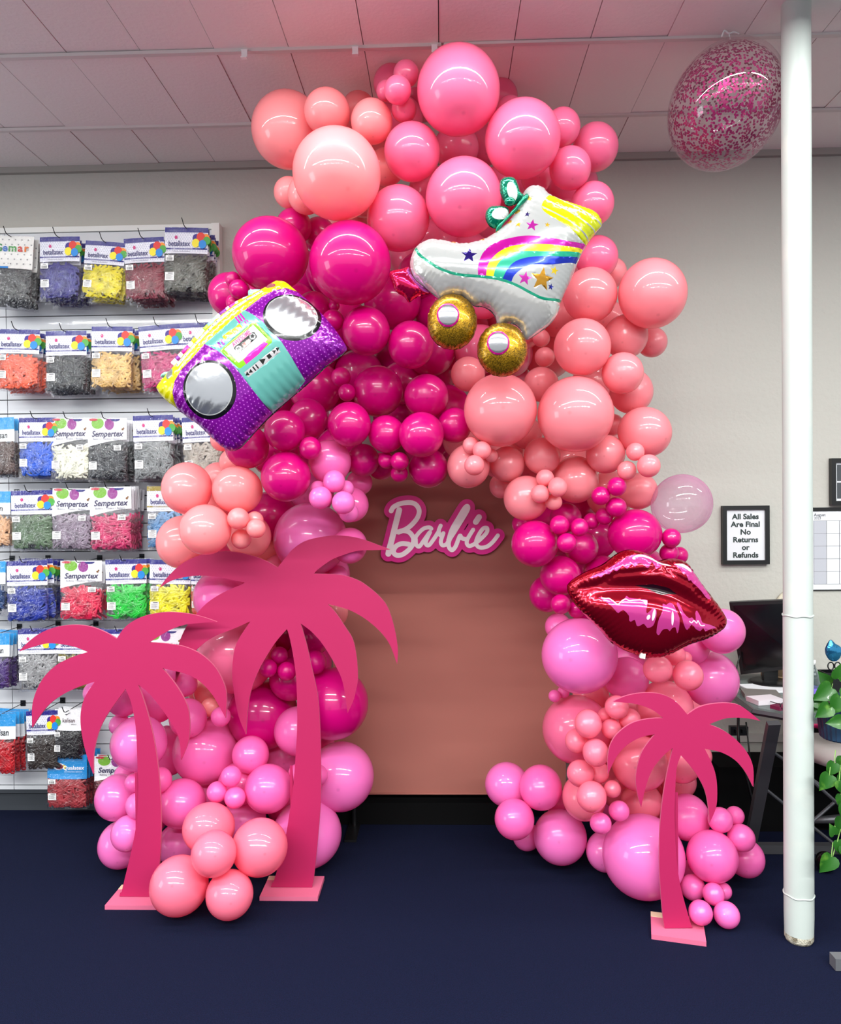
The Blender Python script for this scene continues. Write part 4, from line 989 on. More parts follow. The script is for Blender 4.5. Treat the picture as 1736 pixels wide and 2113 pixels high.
foil('toe_stop', tr(sk, smooth([(12,800),(60,776),(110,768),(165,752),(180,800),(235,870),(330,948),(300,965),(250,975),(205,1000),(165,1028),(130,985),(62,940),(32,870)], 3)), [(tr(sk, smooth([(165,752),(180,800),(235,870),(330,948),(280,950),(200,880),(150,800)], 2)), (190, 80, 170), .7)], YS+.012, .04, .035, ((196, 6, 70), .8), m_foil, skr, res=50, wr=(.003, .012, .012))
for pl, pet in (([(870,150),(882,100),(930,76),(985,88),(1012,140),(1030,195),(1055,215),(1040,255),(990,290),(950,285),(905,262),(880,210)], ell(962,205,38,72,20,-.25)), ([(760,360),(790,310),(850,302),(920,310),(945,335),(930,390),(880,440),(850,475),(800,460),(768,420)], ell(872,375,68,44,20,-.3))):
    foil('bow_loop', tr(sk, smooth(pl, 3)), [(tr(sk, pet), (236, 236, 236), .2)], YS-.02, .03, .025, ((8, 126, 96), .55), m_foil, skr, res=46, wr=(.003, .008, .012))
foil('bow_knot', tr(sk, ell(942,290,42,34,20)), [], YS-.05, .015, .02, ((8, 126, 96), .55), m_foil, skr, res=24, wr=(.001, .008, .012))
foil('bow_tail', tr(sk, smooth([(838,512),(850,462),(900,420),(945,370),(1000,305),(1075,215),(1092,262),(1035,310),(1000,345),(950,395),(905,440),(870,490)], 3)), [], YS-.035, .018, .02, ((10, 132, 100), .5), m_foil, skr, res=46, wr=(.002, .008, .012))

# ---- boom box
YB = 2.865
def bx(x, y): p = at(310+x/4.133, 560+y/4.133, YB); return (p.x, p.z)
bbr = empty('boom_box_balloon', (0, 0, 0), 'foil balloon printed as a purple, teal and yellow boom box, upper left', 'foil balloon')
edge = [(52,990),(85,945),(130,900),(250,772),(400,603),(560,432),(700,312),(850,214),(980,146),(1050,97),(1110,82),(1160,98),(1250,172),(1350,256),(1450,350),(1550,460),(1630,570),(1678,655),(1660,690),(1600,742),(1500,815),(1350,955),(1180,1100),(1000,1262),(850,1422),(770,1505),(690,1535),(620,1502),(540,1430),(420,1312),(330,1252),(270,1202),(220,1160),(130,1090),(80,1035)]
YEL = [(52,990),(85,940),(130,895),(250,768),(400,598),(560,428),(700,308),(850,210),(980,142),(1050,92),(1110,80),(1160,92),(1260,175),(1180,172),(1090,200),(1000,250),(850,378),(700,500),(520,655),(420,770),(320,870),(265,960),(240,1050),(245,1185),(130,1095),(80,1035)]
TEAL = [(520,655),(600,590),(700,500),(852,376),(930,420),(1010,480),(1090,560),(1170,650),(1240,760),(1300,870),(1338,945),(1250,1040),(1120,1160),(1055,1215),(1000,1140),(920,1030),(830,910),(740,800),(640,720)]
prb = []
def addb(poly, c, f=.1): prb.append((tr(bx, poly), c, f))
PUR = (120, 14, 140); u = Vector((.78, -.625)); v = Vector((.625, .78))
addb(YEL, (196, 190, 0), .1); addb(TEAL, (92, 158, 150), .2)
# white dots on the purple cloth
pts_p = edge
for i in range(-30, 60):
    for j in range(-30, 60):
        x = 60+i*33*u.x+j*30*v.x+(16*u.x if j % 2 else 0); y = 990+i*33*u.y+j*30*v.y+(16*u.y if j % 2 else 0)
        q = np.array([x]), np.array([y])
        if inside(edge, *q)[0] and not inside(YEL, *q)[0] and not inside(TEAL, *q)[0] and math.hypot((x-1242)/240, (y-430)/205) > 1 and math.hypot((x-568)/230, (y-1037)/248) > 1:
            if min(math.hypot(x-a, y-b) for a, b in edge) > 20: addb(ell(x, y, 5.5, 5.5, 6), (176, 76, 190), .15)
addb(ell(1246,436,236,200,48,.25), (10, 8, 14), .1); addb(ell(1242,422,212,172,48,.25), WH, .1); addb(ell(1242,422,204,165,48,.25), (216, 218, 222), .92)
addb(ell(570,1040,228,242,48), (10, 8, 14), .1); addb(ell(565,1034,202,216,48), WH, .1); addb(ell(565,1034,194,208,48), (206, 208, 212), .92)
addb([(660,720),(930,483),(960,490),(1095,632),(1090,655),(985,745),(835,868),(815,865)], (112, 172, 0), .1)
addb([(695,710),(935,508),(1055,628),(1040,650),(860,790),(820,822)], (178, 178, 176), .1)
addb([(858,800),(900,750),(1022,648),(1062,664),(980,755),(880,835)], (216, 30, 160), .4)
addb([(782,692),(928,572),(945,570),(970,604),(966,618),(826,738),(808,738),(780,706)], (16, 12, 14), .05)
addb([(845,672),(900,625),(918,655),(865,700)], (180, 90, 84), .1); addb([(868,655),(882,643),(902,668),(888,682)], WH)
for a, b in ((817,707),(931,603)):
    addb(ell(a,b,26,26,20), WH); addb(star(a,b,20,0,.6), (16, 12, 14))
def par(cx, cy, a, b):
    return [(cx+u.x*a*s+v.x*b*t, cy+u.y*a*s+v.y*b*t) for s, t in ((-1,-1),(1,-1),(1,1),(-1,1))]
for k in range(3):
    addb(par(800+k*19, 462-k*15, 7, 38), (206, 30, 160), .3)
for k in range(3): addb(par(852+k*16, 500-k*13, 5, 14), (206, 30, 160), .3)
for k in range(2): addb(par(655+k*26, 670-k*20, 11, 26), (116, 30, 140), .3)
addb(par(722,588,44,20), (236, 226, 10)); addb(par(798,540,44,22), (176, 222, 20))
addb(par(1012,815,170,26), (190, 186, 188), .5)
def sym(poly): addb(poly, (8, 8, 8), .05)
def tri(cx, cy, s, d): return [(cx+u.x*s*d, cy+u.y*s*d), (cx-u.x*s*d*.6+v.x*s*.9, cy-u.y*s*d*.6+v.y*s*.9), (cx-u.x*s*d*.6-v.x*s*.9, cy-u.y*s*d*.6-v.y*s*.9)]
sym(tri(888,915,20,-1)); sym(tri(916,893,20,-1)); sym(par(945,870,6,20)); sym(par(968,852,6,20)); sym(tri(1015,806,30,1)); sym(par(1068,768,17,17)); sym(tri(1108,728,20,1)); sym(tri(1136,706,20,1))
addb([(255,828),(262,795),(420,625),(560,478),(700,362),(850,262),(975,190),(998,208),(860,290),(720,390),(580,505),(440,655),(285,835)], (176, 176, 174), .1)
for k in range(34):
    t = k/33; q = op([(268,815),(430,640),(570,490),(710,375),(855,275),(985,200)]); w = q[int(t*(len(q)-1))]; addb(par(w[0], w[1], 2.0, 10 if k % 4 == 0 else 6), (60, 60, 60), 0)
addb(ell(203,892,30,47,24,.3), (130, 150, 150), .3); addb(ell(203,892,23,38,24,.3), (190, 192, 190), .8)
addb(ell(1047,148,46,24,24), (150, 40, 90), .3); addb(ell(1047,148,38,17,24), (190, 120, 120), .7)
box_o, box_h = foil('box_body', tr(bx, smooth(edge, 3)), prb, YB, .105, .06, (PUR, .35), m_foil, bbr, res=150, wr=(.004, .035, .03), power=.5, back=((190, 190, 195), .8))
# lettering on the cassette
vs, fs = text_tris('AWESOME', 62, bold=.012, shear=.25, sx=.62); mb = MB()
ang = math.atan2(-u.y, u.x); vv = []
for x, y in vs:
    X = 838+x*u.x-y*v.x-2; Yy = 622+x*u.y-y*v.y; w = bx(X, Yy); vv.append((w[0], 0, w[1]))
vv = [(a, box_h(a, c)-.0012, c) for a, b, c in vv]
mb.add(vv, fs); mb.build('cassette_lettering', mat('magenta_ink', (214, 10, 110), .3), bbr)
# carrying handle
hc = [(1, (240, 240, 240)), (2, (150, 210, 200)), (1, (240, 240, 240)), (2, (236, 230, 0)), (1, (240, 240, 240)), (2, (180, 20, 140)), (1, (240, 240, 240)), (2, (120, 20, 140)), (1, (240, 240, 240)), (2, (150, 210, 200)), (1, (150, 220, 20)), (2, (240, 240, 240)), (1, (236, 230, 0)), (1, (240, 240, 240)), (2, (180, 20, 140)), (1, (240, 240, 240)), (1, (120, 20, 140)), (2, (240, 240, 240))][::-1]
cl = op([(205,800),(300,700),(430,560),(580,410),(700,318),(800,262),(850,240)]); mb = MB(); mats = []; tot = sum(a for a, b in hc); acc = 0
for wd, c in hc:
    a = acc/tot; acc += wd; b = acc/tot; i0 = int(a*(len(cl)-1)); i1 = max(i0+1, int(b*(len(cl)-1)+.5))
    idx = [a+(b-a)*t/3 for t in range(4)]
    def pos(t):
        f = t*(len(cl)-1); i = min(int(f), len(cl)-2); f -= i; return (cl[i][0]*(1-f)+cl[i+1][0]*f, cl[i][1]*(1-f)+cl[i+1][1]*f)
    pp = [pos(t) for t in idx]; mats.append(mat('handle_band', c, .2, metal=.1, coat=.3))
    mb.tube([(lambda w: (w[0], YB-.01, w[1]))(bx(*q)) for q in pp], .0125, 12, mi=len(mats)-1)
mb.build('handle', mats, bbr, True)
m_teal = mat('teal_foil', (146, 208, 200), .2, metal=.2, coat=.3)
for pl in ([(850,240),(832,200),(832,160),(870,150),(980,152),(975,185),(900,215),(865,245)], [(80,895),(120,855),(165,850),(215,790),(235,800),(180,860),(130,900)]):
    foil('handle_end', tr(bx, smooth(pl, 3)), [], YB+.01, .022, .02, ((146, 208, 200), .2), m_foil, bbr, res=40, wr=(.0015, .01, .012))

# ---- lips
YL = 2.96
def lp(x, y): p = at(1150+x/4.34, 1120+y/4.34, YL); return (p.x, p.z)
lpr = empty('lips_balloon', (0, 0, 0), 'glossy red foil balloon shaped like a pair of lips', 'foil balloon')
lips = [(88,400),(95,375),(150,320),(270,252),(400,198),(470,145),(520,108),(590,72),(680,62),(790,92),(860,140),(905,162),(1000,142),(1100,150),(1170,190),(1210,245),(1250,310),(1340,430),(1440,560),(1495,640),(1520,700),(1490,765),(1400,825),(1300,872),(1180,905),(1060,970),(980,1005),(880,1030),(760,1015),(640,975),(500,908),(400,800),(330,730),(240,640),(150,540),(100,450)]
prl = []
def addl(poly, c, f=.35, s=2): prl.append((tr(lp, smooth(poly, s) if s else poly), c, f))
PK = (184, 54, 128)
addl([(270,302),(400,240),(480,190),(560,140),(640,102),(760,98),(830,130),(885,165),(900,192),(850,222),(822,165),(800,178),(770,215),(740,188),(710,170),(680,176),(655,202),(630,178),(600,210),(582,216),(555,192),(530,215),(500,242),(470,230),(440,270),(400,265),(370,298),(345,285),(320,300)], PK)
addl([(1012,185),(1060,180),(1110,185),(1180,230),(1240,310),(1300,405),(1345,490),(1300,480),(1250,420),(1200,370),(1170,345),(1150,320),(1130,325),(1110,270),(1080,262),(1055,220)], PK)
addl([(340,470),(420,478),(470,512),(520,520),(580,455),(600,470),(700,480),(760,490),(740,560),(745,600),(790,560),(820,562),(828,600),(810,680),(790,712),(750,726),(720,690),(695,702),(670,712),(655,700),(640,655),(610,672),(592,660),(590,620),(540,570),(500,600),(470,570),(420,520)], PK)
addl([(830,770),(835,700),(850,640),(880,580),(890,520),(920,530),(955,512),(990,530),(1010,590),(1030,640),(1025,740),(1012,775),(995,722),(965,728),(945,755),(925,735),(890,738),(870,760),(852,790)], PK)
addl([(1020,530),(1045,518),(1075,600),(1120,645),(1150,640),(1182,672),(1190,610),(1212,590),(1240,650),(1250,690),(1330,715),(1395,748),(1330,750),(1275,768),(1255,735),(1225,762),(1180,740),(1140,700),(1100,748),(1070,700),(1050,620)], PK)
addl([(665,368),(750,362),(822,357),(890,372),(960,390),(1000,420),(1035,446),(960,444),(890,450),(830,425),(760,392)], (24, 2, 8), 0)
PW = (226, 190, 212)
addl([(640,125),(700,98),(770,108),(840,135),(885,165),(980,192),(975,198),(900,185),(830,150),(760,122),(700,116)], PW, .1)
addl([(1015,183),(1070,178),(1120,190),(1170,235),(1165,255),(1120,225),(1070,200)], PW, .1)
addl(ell(655,130,13,9,12), PW, .1, 0); addl(ell(968,643,11,62,18,.04), PW, .1, 0); addl(ell(803,612,13,52,18,.2), PW, .1, 0); addl(ell(757,632,15,23,14,.4), PW, .1, 0)
addl(thick([(365,475),(405,478),(432,478),(470,505),(500,522),(540,492),(572,480),(600,492),(640,488),(700,486)], 9), PW, .1, 0)
addl(thick([(1120,670),(1140,685),(1165,668),(1190,690),(1205,672),(1230,712),(1270,715)], 9), PW, .1, 0)
addl([(690,488),(755,492),(740,530),(720,500)], PW, .1)
crease1 = [lp(a, b) for a, b in [(205,400),(330,372),(500,262),(640,250),(780,235),(900,205),(1020,285),(1150,352),(1220,440),(1310,492)]]
mouth = [lp(a, b) for a, b in [(230,410),(450,380),(700,380),(850,400),(1000,440),(1200,540),(1450,690)]]
foil('lips_body', tr(lp, smooth(lips, 3)), prl, YL, .10, .05, ((158, 6, 34), .8), m_foil, lpr, res=150, wr=(.0035, .03, .018), creases=((mouth, .42, .045), (crease1, .10, .012)), power=.5, back=((170, 10, 40), .8))
mb = MB(); q = [lp(*a) for a in ((722,965),(765,972),(758,1018),(715,1010))]; mb.prism([(a, b) for a, b in q], YL-.048, YL-.030)
mb.build('price_sticker', mat('sticker_white', (230, 230, 226), .5), lpr)

# ================================================================ BAGS OF BALLOONS ON PEGS
BW, BH = .2125, .33
def bul(x, z):
    t = min(1, max(0, -z/BH)); k = max(0, min(1, (t-.34)/.22)); k = k*k*(3-2*k); e = min(1, (1-t)/.10) if t > .9 else 1
    return (.0035+.0135*k)*math.sqrt(max(e, 0))*(1-abs(2*x/BW)**5*.85)
def film_mat():
    m = bpy.data.materials.new('clear_film'); m.use_nodes = True; nt = m.node_tree; nt.nodes.remove(nt.nodes['Principled BSDF'])
    t = nt.nodes.new('ShaderNodeBsdfTransparent'); t.inputs[0].default_value = (.97, .97, .98, 1)
    g = nt.nodes.new('ShaderNodeBsdfGlossy'); g.inputs['Roughness'].default_value = .12; g.inputs[0].default_value = (1, 1, 1, 1)
    lw = nt.nodes.new('ShaderNodeLayerWeight'); lw.inputs[0].default_value = .35
    tc = nt.nodes.new('ShaderNodeTexCoord'); n = nt.nodes.new('ShaderNodeTexNoise'); n.inputs['Scale'].default_value = 34; n.inputs['Detail'].default_value = 3; n.inputs['Distortion'].default_value = 1.2
    nt.links.new(tc.outputs['Object'], n.inputs['Vector'])
    bp = nt.nodes.new('ShaderNodeBump'); bp.inputs['Strength'].default_value = .75; bp.inputs['Distance'].default_value = .012
    nt.links.new(n.outputs['Fac'], bp.inputs['Height']); nt.links.new(bp.outputs['Normal'], g.inputs['Normal']); nt.links.new(bp.outputs['Normal'], lw.inputs['Normal'])
    mr = nt.nodes.new('ShaderNodeMapRange'); mr.inputs[3].default_value = .015; mr.inputs[4].default_value = .5
    nt.links.new(lw.outputs['Facing'], mr.inputs[0])
    mx = nt.nodes.new('ShaderNodeMixShader'); nt.links.new(mr.outputs[0], mx.inputs[0]); nt.links.new(t.outputs[0], mx.inputs[1]); nt.links.new(g.outputs[0], mx.inputs[2])
    nt.links.new(mx.outputs[0], nt.nodes['Material Output'].inputs[0]); return m
m_film = film_mat()
def pouch_mesh(seed):
    r = random.Random(seed); mb = MB(); nx, nz = 16, 22; ph = r.uniform(0, 6)
    for s in (-1, 1):
        vs = []
        for k in range(nz+1):
            for i in range(nx+1):
                x = (i/nx-.5)*BW*1.03; z = -k/nz*BH*1.045+.004
                y = s*(bul(x/1.04, z*.97)+.0045)*(1 if s < 0 else .6) if 0 < i < nx and k < nz else 0
                y += .0011*math.sin(9*i*.7+ph+k)*math.sin(k*1.3+ph) if 0 < i < nx else 0
                vs.append((x, y, z))
        fs = [(k*(nx+1)+i, k*(nx+1)+i+1, (k+1)*(nx+1)+i+1, (k+1)*(nx+1)+i) for k in range(nz) for i in range(nx)]
        mb.add(vs, fs if s < 0 else [f[::-1] for f in fs])
    me = mb.mesh('pouch', m_film); me.shade_smooth(); return me
POUCH = [pouch_mesh(i) for i in range(3)]
_m = {}
def cm(c, rough=.45):
    if c not in _m: _m[c] = mat('print_%d_%d_%d' % c, c, rough)
    return _m[c]
def card_mesh(layers):
    """layers = [(polys or (verts, faces), colour)], stacked a hair apart towards the viewer"""
    mb = MB(); ms = []
    for i, (g, c) in enumerate(layers):
        if cm(c) not in ms: ms.append(cm(c))
        mi = ms.index(cm(c)); e = .0005*i
        if isinstance(g, tuple): vs, fs = g
        else:
            vs = []; fs = []
            for p in g: fs.append(tuple(range(len(vs), len(vs)+len(p)))); vs += list(p)
        mb.add([(x, -bul(x, z)-.0015-e, z) for x, z in vs], fs, mi)
    me = mb.mesh('header_card', *ms); return me
def strip_rect(x0, x1, z0, z1, n=10):
    """a rectangle cut in bands so that it follows the bag's curve"""
    out = []
    for i in range(n):
        for k in range(4):
            a = z0+(z1-z0)*i/n; b = z0+(z1-z0)*(i+1)/n; c = x0+(x1-x0)*k/4; d = x0+(x1-x0)*(k+1)/4
            out.append([(c, a), (d, a), (d, b), (c, b)])
    return out
def place(t, x, z): vs, fs = t; return ([(a+x, b+z) for a, b in vs], fs)
NAVY = (26, 20, 128); H2 = BW/2
def dots(z0, z1, c=(196, 198, 214), r=.0028, st=.0125):
    out = []; k = 0; z = z0
    while z > z1:
        x = -H2+.008+(st/2 if k % 2 else 0)
        while x < H2-.006: out.append(ell(x, z, r, r, 6)); x += st
        z -= st*.8; k += 1
    return out
def bunch(x, z, s):
    return [([ell(x+a*s, z+b*s, .020*s*q, .024*s*q, 16)], c) for a, b, q, c in ((-.022, .012, .95, (54, 28, 130)), (.026, .016, .85, (240, 140, 30)), (.0, .018, 1.05, (214, 50, 40)), (.030, .0, .9, (70, 160, 60)), (-.024, -.014, .95, (236, 220, 40)), (.010, -.020, .95, (20, 130, 210)))]
def header(kind):
    if kind in ('betal', 'goldbetal'):
        B0 = NAVY if kind == 'betal' else (150, 130, 30)
        L = [(strip_rect(-H2, H2, -.001, -.135), (232, 232, 240)), (dots(-.03, -.128), (186, 188, 208)), (strip_rect(-H2, H2, -.001, -.026, 2), B0), (strip_rect(-H2, H2*.98, -.106, -.114, 1), B0),
             ([ell(-.05, -.052, .0075, .0095, 14)], (200, 30, 120)), (place(text_tris('betallatex', .038, .02, 0, 'CENTER', .72), -.034, -.085), (44, 40, 110)),
             (place(text_tris('QUALITY LATEX BALLOONS', .0085, .01), -.02, -.110), (220, 220, 240)), (place(text_tris('Premium quality balloons', .008, .0), -.02, -.124), (90, 90, 110))]
        return card_mesh(L+(bunch(.072, -.068, .98) if kind == 'betal' else []))
    if kind == 'semp':
        arc = [(-H2, -.155)]+[(-H2+BW*k/12, -.155+.038*math.sin(k/12*PI/2)) for k in range(1, 13)]
        base = [q for k in range(12) for q in ([(arc[k][0], arc[k][1]*(j+1)/10), (arc[k+1][0], arc[k+1][1]*(j+1)/10), (arc[k+1][0], arc[k+1][1]*j/10-.0005), (arc[k][0], arc[k][1]*j/10-.0005)] for j in range(10))]
        L = [(base, (240, 240, 242)), ([[(H2*math.cos(0)*0+x, z) for x, z in ell(-.052, -.028, .034, .030, 24) if z < -.002]], (120, 180, 50)),
             ([ell(.012, -.034, .026, .030, 24)], (150, 50, 140)), ([[(x, z) for x, z in ell(.045, -.006, .026, .013, 20) if z < -.002]], (40, 40, 120)), ([[(x, z) for x, z in ell(-.075, -.008, .024, .007, 20)]], (190, 40, 60)),
             (place(text_tris('Sempertex', .044, .022, .25, 'CENTER', .88), 0, -.086), (40, 30, 80)), (place(text_tris('Ballons \u2022 Globos \u2022 Ballons', .0145, .0), 0, -.113), (90, 90, 110)),
             ([ell(.085, -.062, .006, .006, 8), ell(.091, -.055, .004, .004, 8)], (120, 80, 30))]
        return card_mesh(L)
    if kind == 'kali':
        return card_mesh([(strip_rect(-H2, H2, -.001, -.14), (240, 240, 240)), ([[(-.03, -.03), (-.02, -.042), (.02, -.02), (-.02, -.034)]], (20, 20, 24)), (place(text_tris('kalisan', .040, .012, .1, 'CENTER', .9), 0, -.075), (70, 20, 30)), (place(text_tris('balloons', .012), .04, -.10), (60, 60, 60))])
    if kind == 'qual':
        return card_mesh([(strip_rect(-H2, H2, -.001, -.15), (28, 140, 206)), ([ell(-.045, -.072, .030, .022, 20)], (235, 240, 245)), ([ell(-.040, -.074, .022, .016, 20)], (120, 16, 36)), ([[(-.02, -.06), (.0, -.07), (-.012, -.092), (-.02, -.085)]], (236, 200, 40)), (place(text_tris('Qualatex', .034, .02, .1, 'CENTER', .9), .035, -.082), (245, 246, 248)), (place(text_tris('the very best balloons', .011, .0, .1), .035, -.105), (235, 240, 245))])
    if kind == 'skyk':
        return card_mesh([(strip_rect(-H2, H2, -.001, -.14), (238, 240, 242)), (strip_rect(-H2, H2, -.001, -.07, 4), (40, 150, 214)), (place(text_tris('kalisan', .05, .02, .1, 'CENTER', .9), 0, -.105), (20, 20, 24))])
    if kind == 'gemar':
        L = [(strip_rect(-H2, H2, -.001, -.165), (232, 230, 224)), (dots(-.02, -.16, r=.004, st=.03), (150, 150, 150))]
        x = -.075
        for ch, c in zip('Gemar', ((30, 130, 60), (30, 110, 190), (60, 150, 60), (200, 50, 40), (220, 110, 20))): L.append((place(text_tris(ch, .052, .03, 0, 'LEFT'), x, -.062), c)); x += {'G': .038, 'e': .028, 'm': .045, 'a': .029}.get(ch, .02)
        return card_mesh(L+[(strip_rect(-H2, 0, -.155, -.165, 1), (40, 120, 190))])
HDR = {}
def sticker_mesh(w, h, bars, seed):
    r = random.Random(seed); L = [([[(-w/2, 0), (w/2, 0), (w/2, -h), (-w/2, -h)]], (236, 236, 234))]; P = []
    if bars:
        x = -w*.36
        while x < w*.36: q = r.choice((.0006, .001, .0016)); P.append([(x, -h*.42), (x+q, -h*.42), (x+q, -h*.9), (x, -h*.9)]); x += q+r.choice((.0008, .0014))
        P.append([(-w*.2, -h*.14), (w*.25, -h*.14), (w*.25, -h*.24), (-w*.2, -h*.24)])
    else:
        P.append([(-w*.2, -h*.08), (w*.35, -h*.08), (w*.35, -h*.17), (-w*.2, -h*.17)])
        for k in range(7): P.append([(-w*.4, -h*(.28+k*.09)), (w*(.4-.1*(k % 3)), -h*(.28+k*.09)), (w*(.4-.1*(k % 3)), -h*(.31+k*.09)), (-w*.4, -h*(.31+k*.09))])
    L.append((P, (40, 40, 46)))
    mb = MB(); ms = [cm((236, 236, 234)), cm((40, 40, 46))]
    for i, (g, c) in enumerate(L):
        for p in g: mb.add([(x, -.0003*i, z) for x, z in p], [tuple(range(len(p)))], i)
    return mb.mesh('sticker', *ms)
STK = [sticker_mesh(.040, .028, True, 1), sticker_mesh(.044, .042, False, 2)]
def contents_mesh(c, seed, n=135):
    r = random.Random(seed); mb = MB(); m1 = mat('latex_strips', c, .42, noise=(18, tuple(int(v*.72) for v in c), .4, .7))
    for i in range(n):
        L = r.uniform(.030, .058); a = r.gauss(.5, .75)*(1 if r.random() < .5 else -1); wd = .0052; bend = r.uniform(-.22, .22)
        cx_ = r.uniform(-H2+.018, H2-.018); lo = -.155-.02*math.sin(abs(cx_)*30)*r.random(); cz = r.uniform(-BH*.95, lo)
        pts = []
        for k in range(5):
            t = (k/4-.5)*2; an = a+bend*t; x = cx_+math.cos(an)*L*t; z = cz+math.sin(an)*L*t
            x = max(-H2+.006, min(H2-.006, x)); z = max(-BH*.985, min(-.14, z)); yb = bul(x, z)*.92
            pts.append(Vector((x, -yb*(1-.9*(i/n))+.0015*math.sin(k+i) if i < n*.75 else -yb*.96, z)))
        base = len(mb.v)
        for k, p in enumerate(pts):
            d = (pts[min(k+1, 4)]-pts[max(k-1, 0)]); d.y = 0
            if d.length < 1e-5: d = Vector((1, 0, 0))
            d.normalize(); nn = Vector((-d.z, 0, d.x))*wd
            mb.v += [tuple(p+nn), tuple(p+Vector((0, -.0012, 0))), tuple(p-nn), tuple(p+Vector((0, .0012, 0)))]
        for k in range(4):
            for j in range(4):
                q = base+k*4+j; w_ = base+k*4+(j+1) % 4; mb.f.append((q, w_, w_+4, q+4)); mb.mi.append(0)
    me = mb.mesh('latex_strips', m1); return me
ROWN = ['top row', 'second row', 'third row', 'fourth row', 'fifth row', 'sixth row', 'bottom row']
# row, px, py(top), width px, height px, kind, colour, colour words, bags behind, tilt
BAGS = [
 (0,24,487,96,140,'gemar',(60,60,62),'silvery black',3,-3), (0,124,489,84,128,'betal',(56,52,136),'violet blue',5,0), (0,219,499,84,118,'betal',(238,222,0),'bright yellow',3,-5), (0,297,491,84,128,'betal',(132,30,52),'burgundy',4,2), (0,386,470,90,134,'betal',(86,86,74),'olive grey',5,-2),
 (1,40,680,88,124,'betal',(252,98,58),'orange',4,-2), (1,137,683,86,126,'betal',(40,42,46),'black',3,0), (1,232,674,86,127,'betal',(232,188,112),'tan',4,-1), (1,328,671,86,130,'betal',(198,52,116),'rose pink',3,4), (1,413,666,86,130,'betal',(214,150,150),'pale pink',2,1),
 (2,-2,862,64,120,'skyk',(84,64,58),'brown',4,2), (2,78,862,78,122,'betal',(28,88,204),'royal blue',4,0), (2,145,863,80,126,'semp',(238,238,216),'cream white',3,0), (2,222,863,82,128,'semp',(50,52,56),'charcoal',4,0), (2,316,857,84,132,'betal',(124,128,128),'grey',5,1), (2,416,860,82,128,'betal',(176,166,152),'stone beige',4,2),
 (3,-12,1014,70,114,'skyk',(214,166,124),'flesh tan',2,0), (3,66,1012,88,122,'betal',(88,112,82),'sage green',2,1), (3,150,1008,84,126,'semp',(142,126,142),'lilac grey',2,-1), (3,228,1005,88,130,'semp',(204,46,104),'raspberry',8,1), (3,345,1003,84,128,'goldbetal',(88,142,192),'light blue',2,0),
 (4,-22,1158,70,112,'skyk',(20,60,110),'deep blue',1,0), (4,56,1157,86,126,'betal',(28,50,152),'navy blue',5,1), (4,168,1157,88,122,'semp',(218,28,74),'red',2,0), (4,260,1154,86,124,'betal',(14,200,54),'bright green',3,1), (4,352,1155,86,122,'betal',(246,240,6),'lemon yellow',2,-1), (4,424,1160,60,112,'betal',(250,90,80),'coral',1,0),
 (5,-6,1306,54,116,'skyk',(70,40,110),'purple',3,0), (5,78,1298,84,126,'betal',(150,150,150),'silver grey',3,1), (5,160,1298,84,124,'betal',(120,110,30),'mustard',2,0), (5,250,1298,84,124,'betal',(60,60,140),'indigo',1,0), (5,338,1300,84,120,'semp',(200,190,200),'pearl white',2,0),
 (6,2,1472,64,126,'skyk',(190,20,30),'dark red',3,0), (6,88,1466,70,122,'betal',(56,46,40),'dark brown',2,2), (6,143,1463,60,104,'kali',(30,24,26),'glossy black',2,-1), (6,139,1557,84,110,'qual',(176,60,66),'red and white printed',4,0), (6,236,1560,84,112,'semp',(130,16,30),'maroon',2,0)]
m_wire = mat('dark_wire', (40, 42, 46), .3, metal=.8)
YF = 4.0
for bi, (row, px, py, pw, ph_, kind, c, cn, nb, tl) in enumerate(BAGS):
    if kind not in HDR: HDR[kind] = header(kind)
    W0 = pw*YF/1600; Hh = ph_*YF/1600
    p0 = at(px, py, YF); peg = 1+sum(1 for b in BAGS[:bi] if b[0] == row)
    sc = (W0/BW, 1.0, Hh/BH)
    n = nb; dy = min(.038, .17/max(1, n))
    r = empty('balloon_bag', p0, 'clear bag of %s balloons, front one on its peg, %s' % (cn, ROWN[row]), 'bag', 'balloon bags on the %s' % ROWN[row], rot=(math.radians(-2), math.radians(-tl), 0)); r.scale = sc
    a = link('pouch', POUCH[bi % 3], None, r); b = link('header_card', HDR[kind], None, r)
    d = link('latex_strips', contents_mesh(c, bi), None, r); tag(d, kind='stuff')
    e = link('price_sticker', STK[0], None, r); e.location = (-.074 if kind != 'semp' else .062, -bul(.074, -.17)-.0062, -.148)
    f = link('warning_sticker', STK[1], None, r); f.location = (-.072, -bul(.072, -.26)-.0042, -.235)
    kids(r, a, b, d, e, f); rr = random.Random(bi)
    for k in range(n):
        o = copy_tree(r); o.location = (p0.x+rr.uniform(-.006, .008), YF+dy*(k+1), p0.z-rr.uniform(0, .008)-.006*(k % 2)); o.rotation_euler = (math.radians(-2), math.radians(-tl+rr.uniform(-4, 4)), rr.uniform(-.06, .06))
        o['label'] = 'bag of %s balloons hanging %s on its peg, %s' % (cn, ['second', 'third', 'fourth', 'fifth', 'sixth', 'seventh', 'eighth', 'ninth'][k], ROWN[row])
    # peg
    h = empty('peg_hook', (p0.x, 4.216, p0.z-.006), 'wire peg in the slatted panel holding the %s balloon bags, %s' % (cn, ROWN[row]), 'peg', 'wire pegs on the %s' % ROWN[row])
    mb = MB(); mb.tube([(0, -.004, .004), (0, -.255, 0), (0, -.272, .006), (-.004, -.285, .034)], .0022, 8); mb.build('wire', m_wire, h, True)
    mb = MB(); mb.box(-.014, .014, -.003, 0, -.012, .020); mb.build('mounting_plate', m_wire, h)

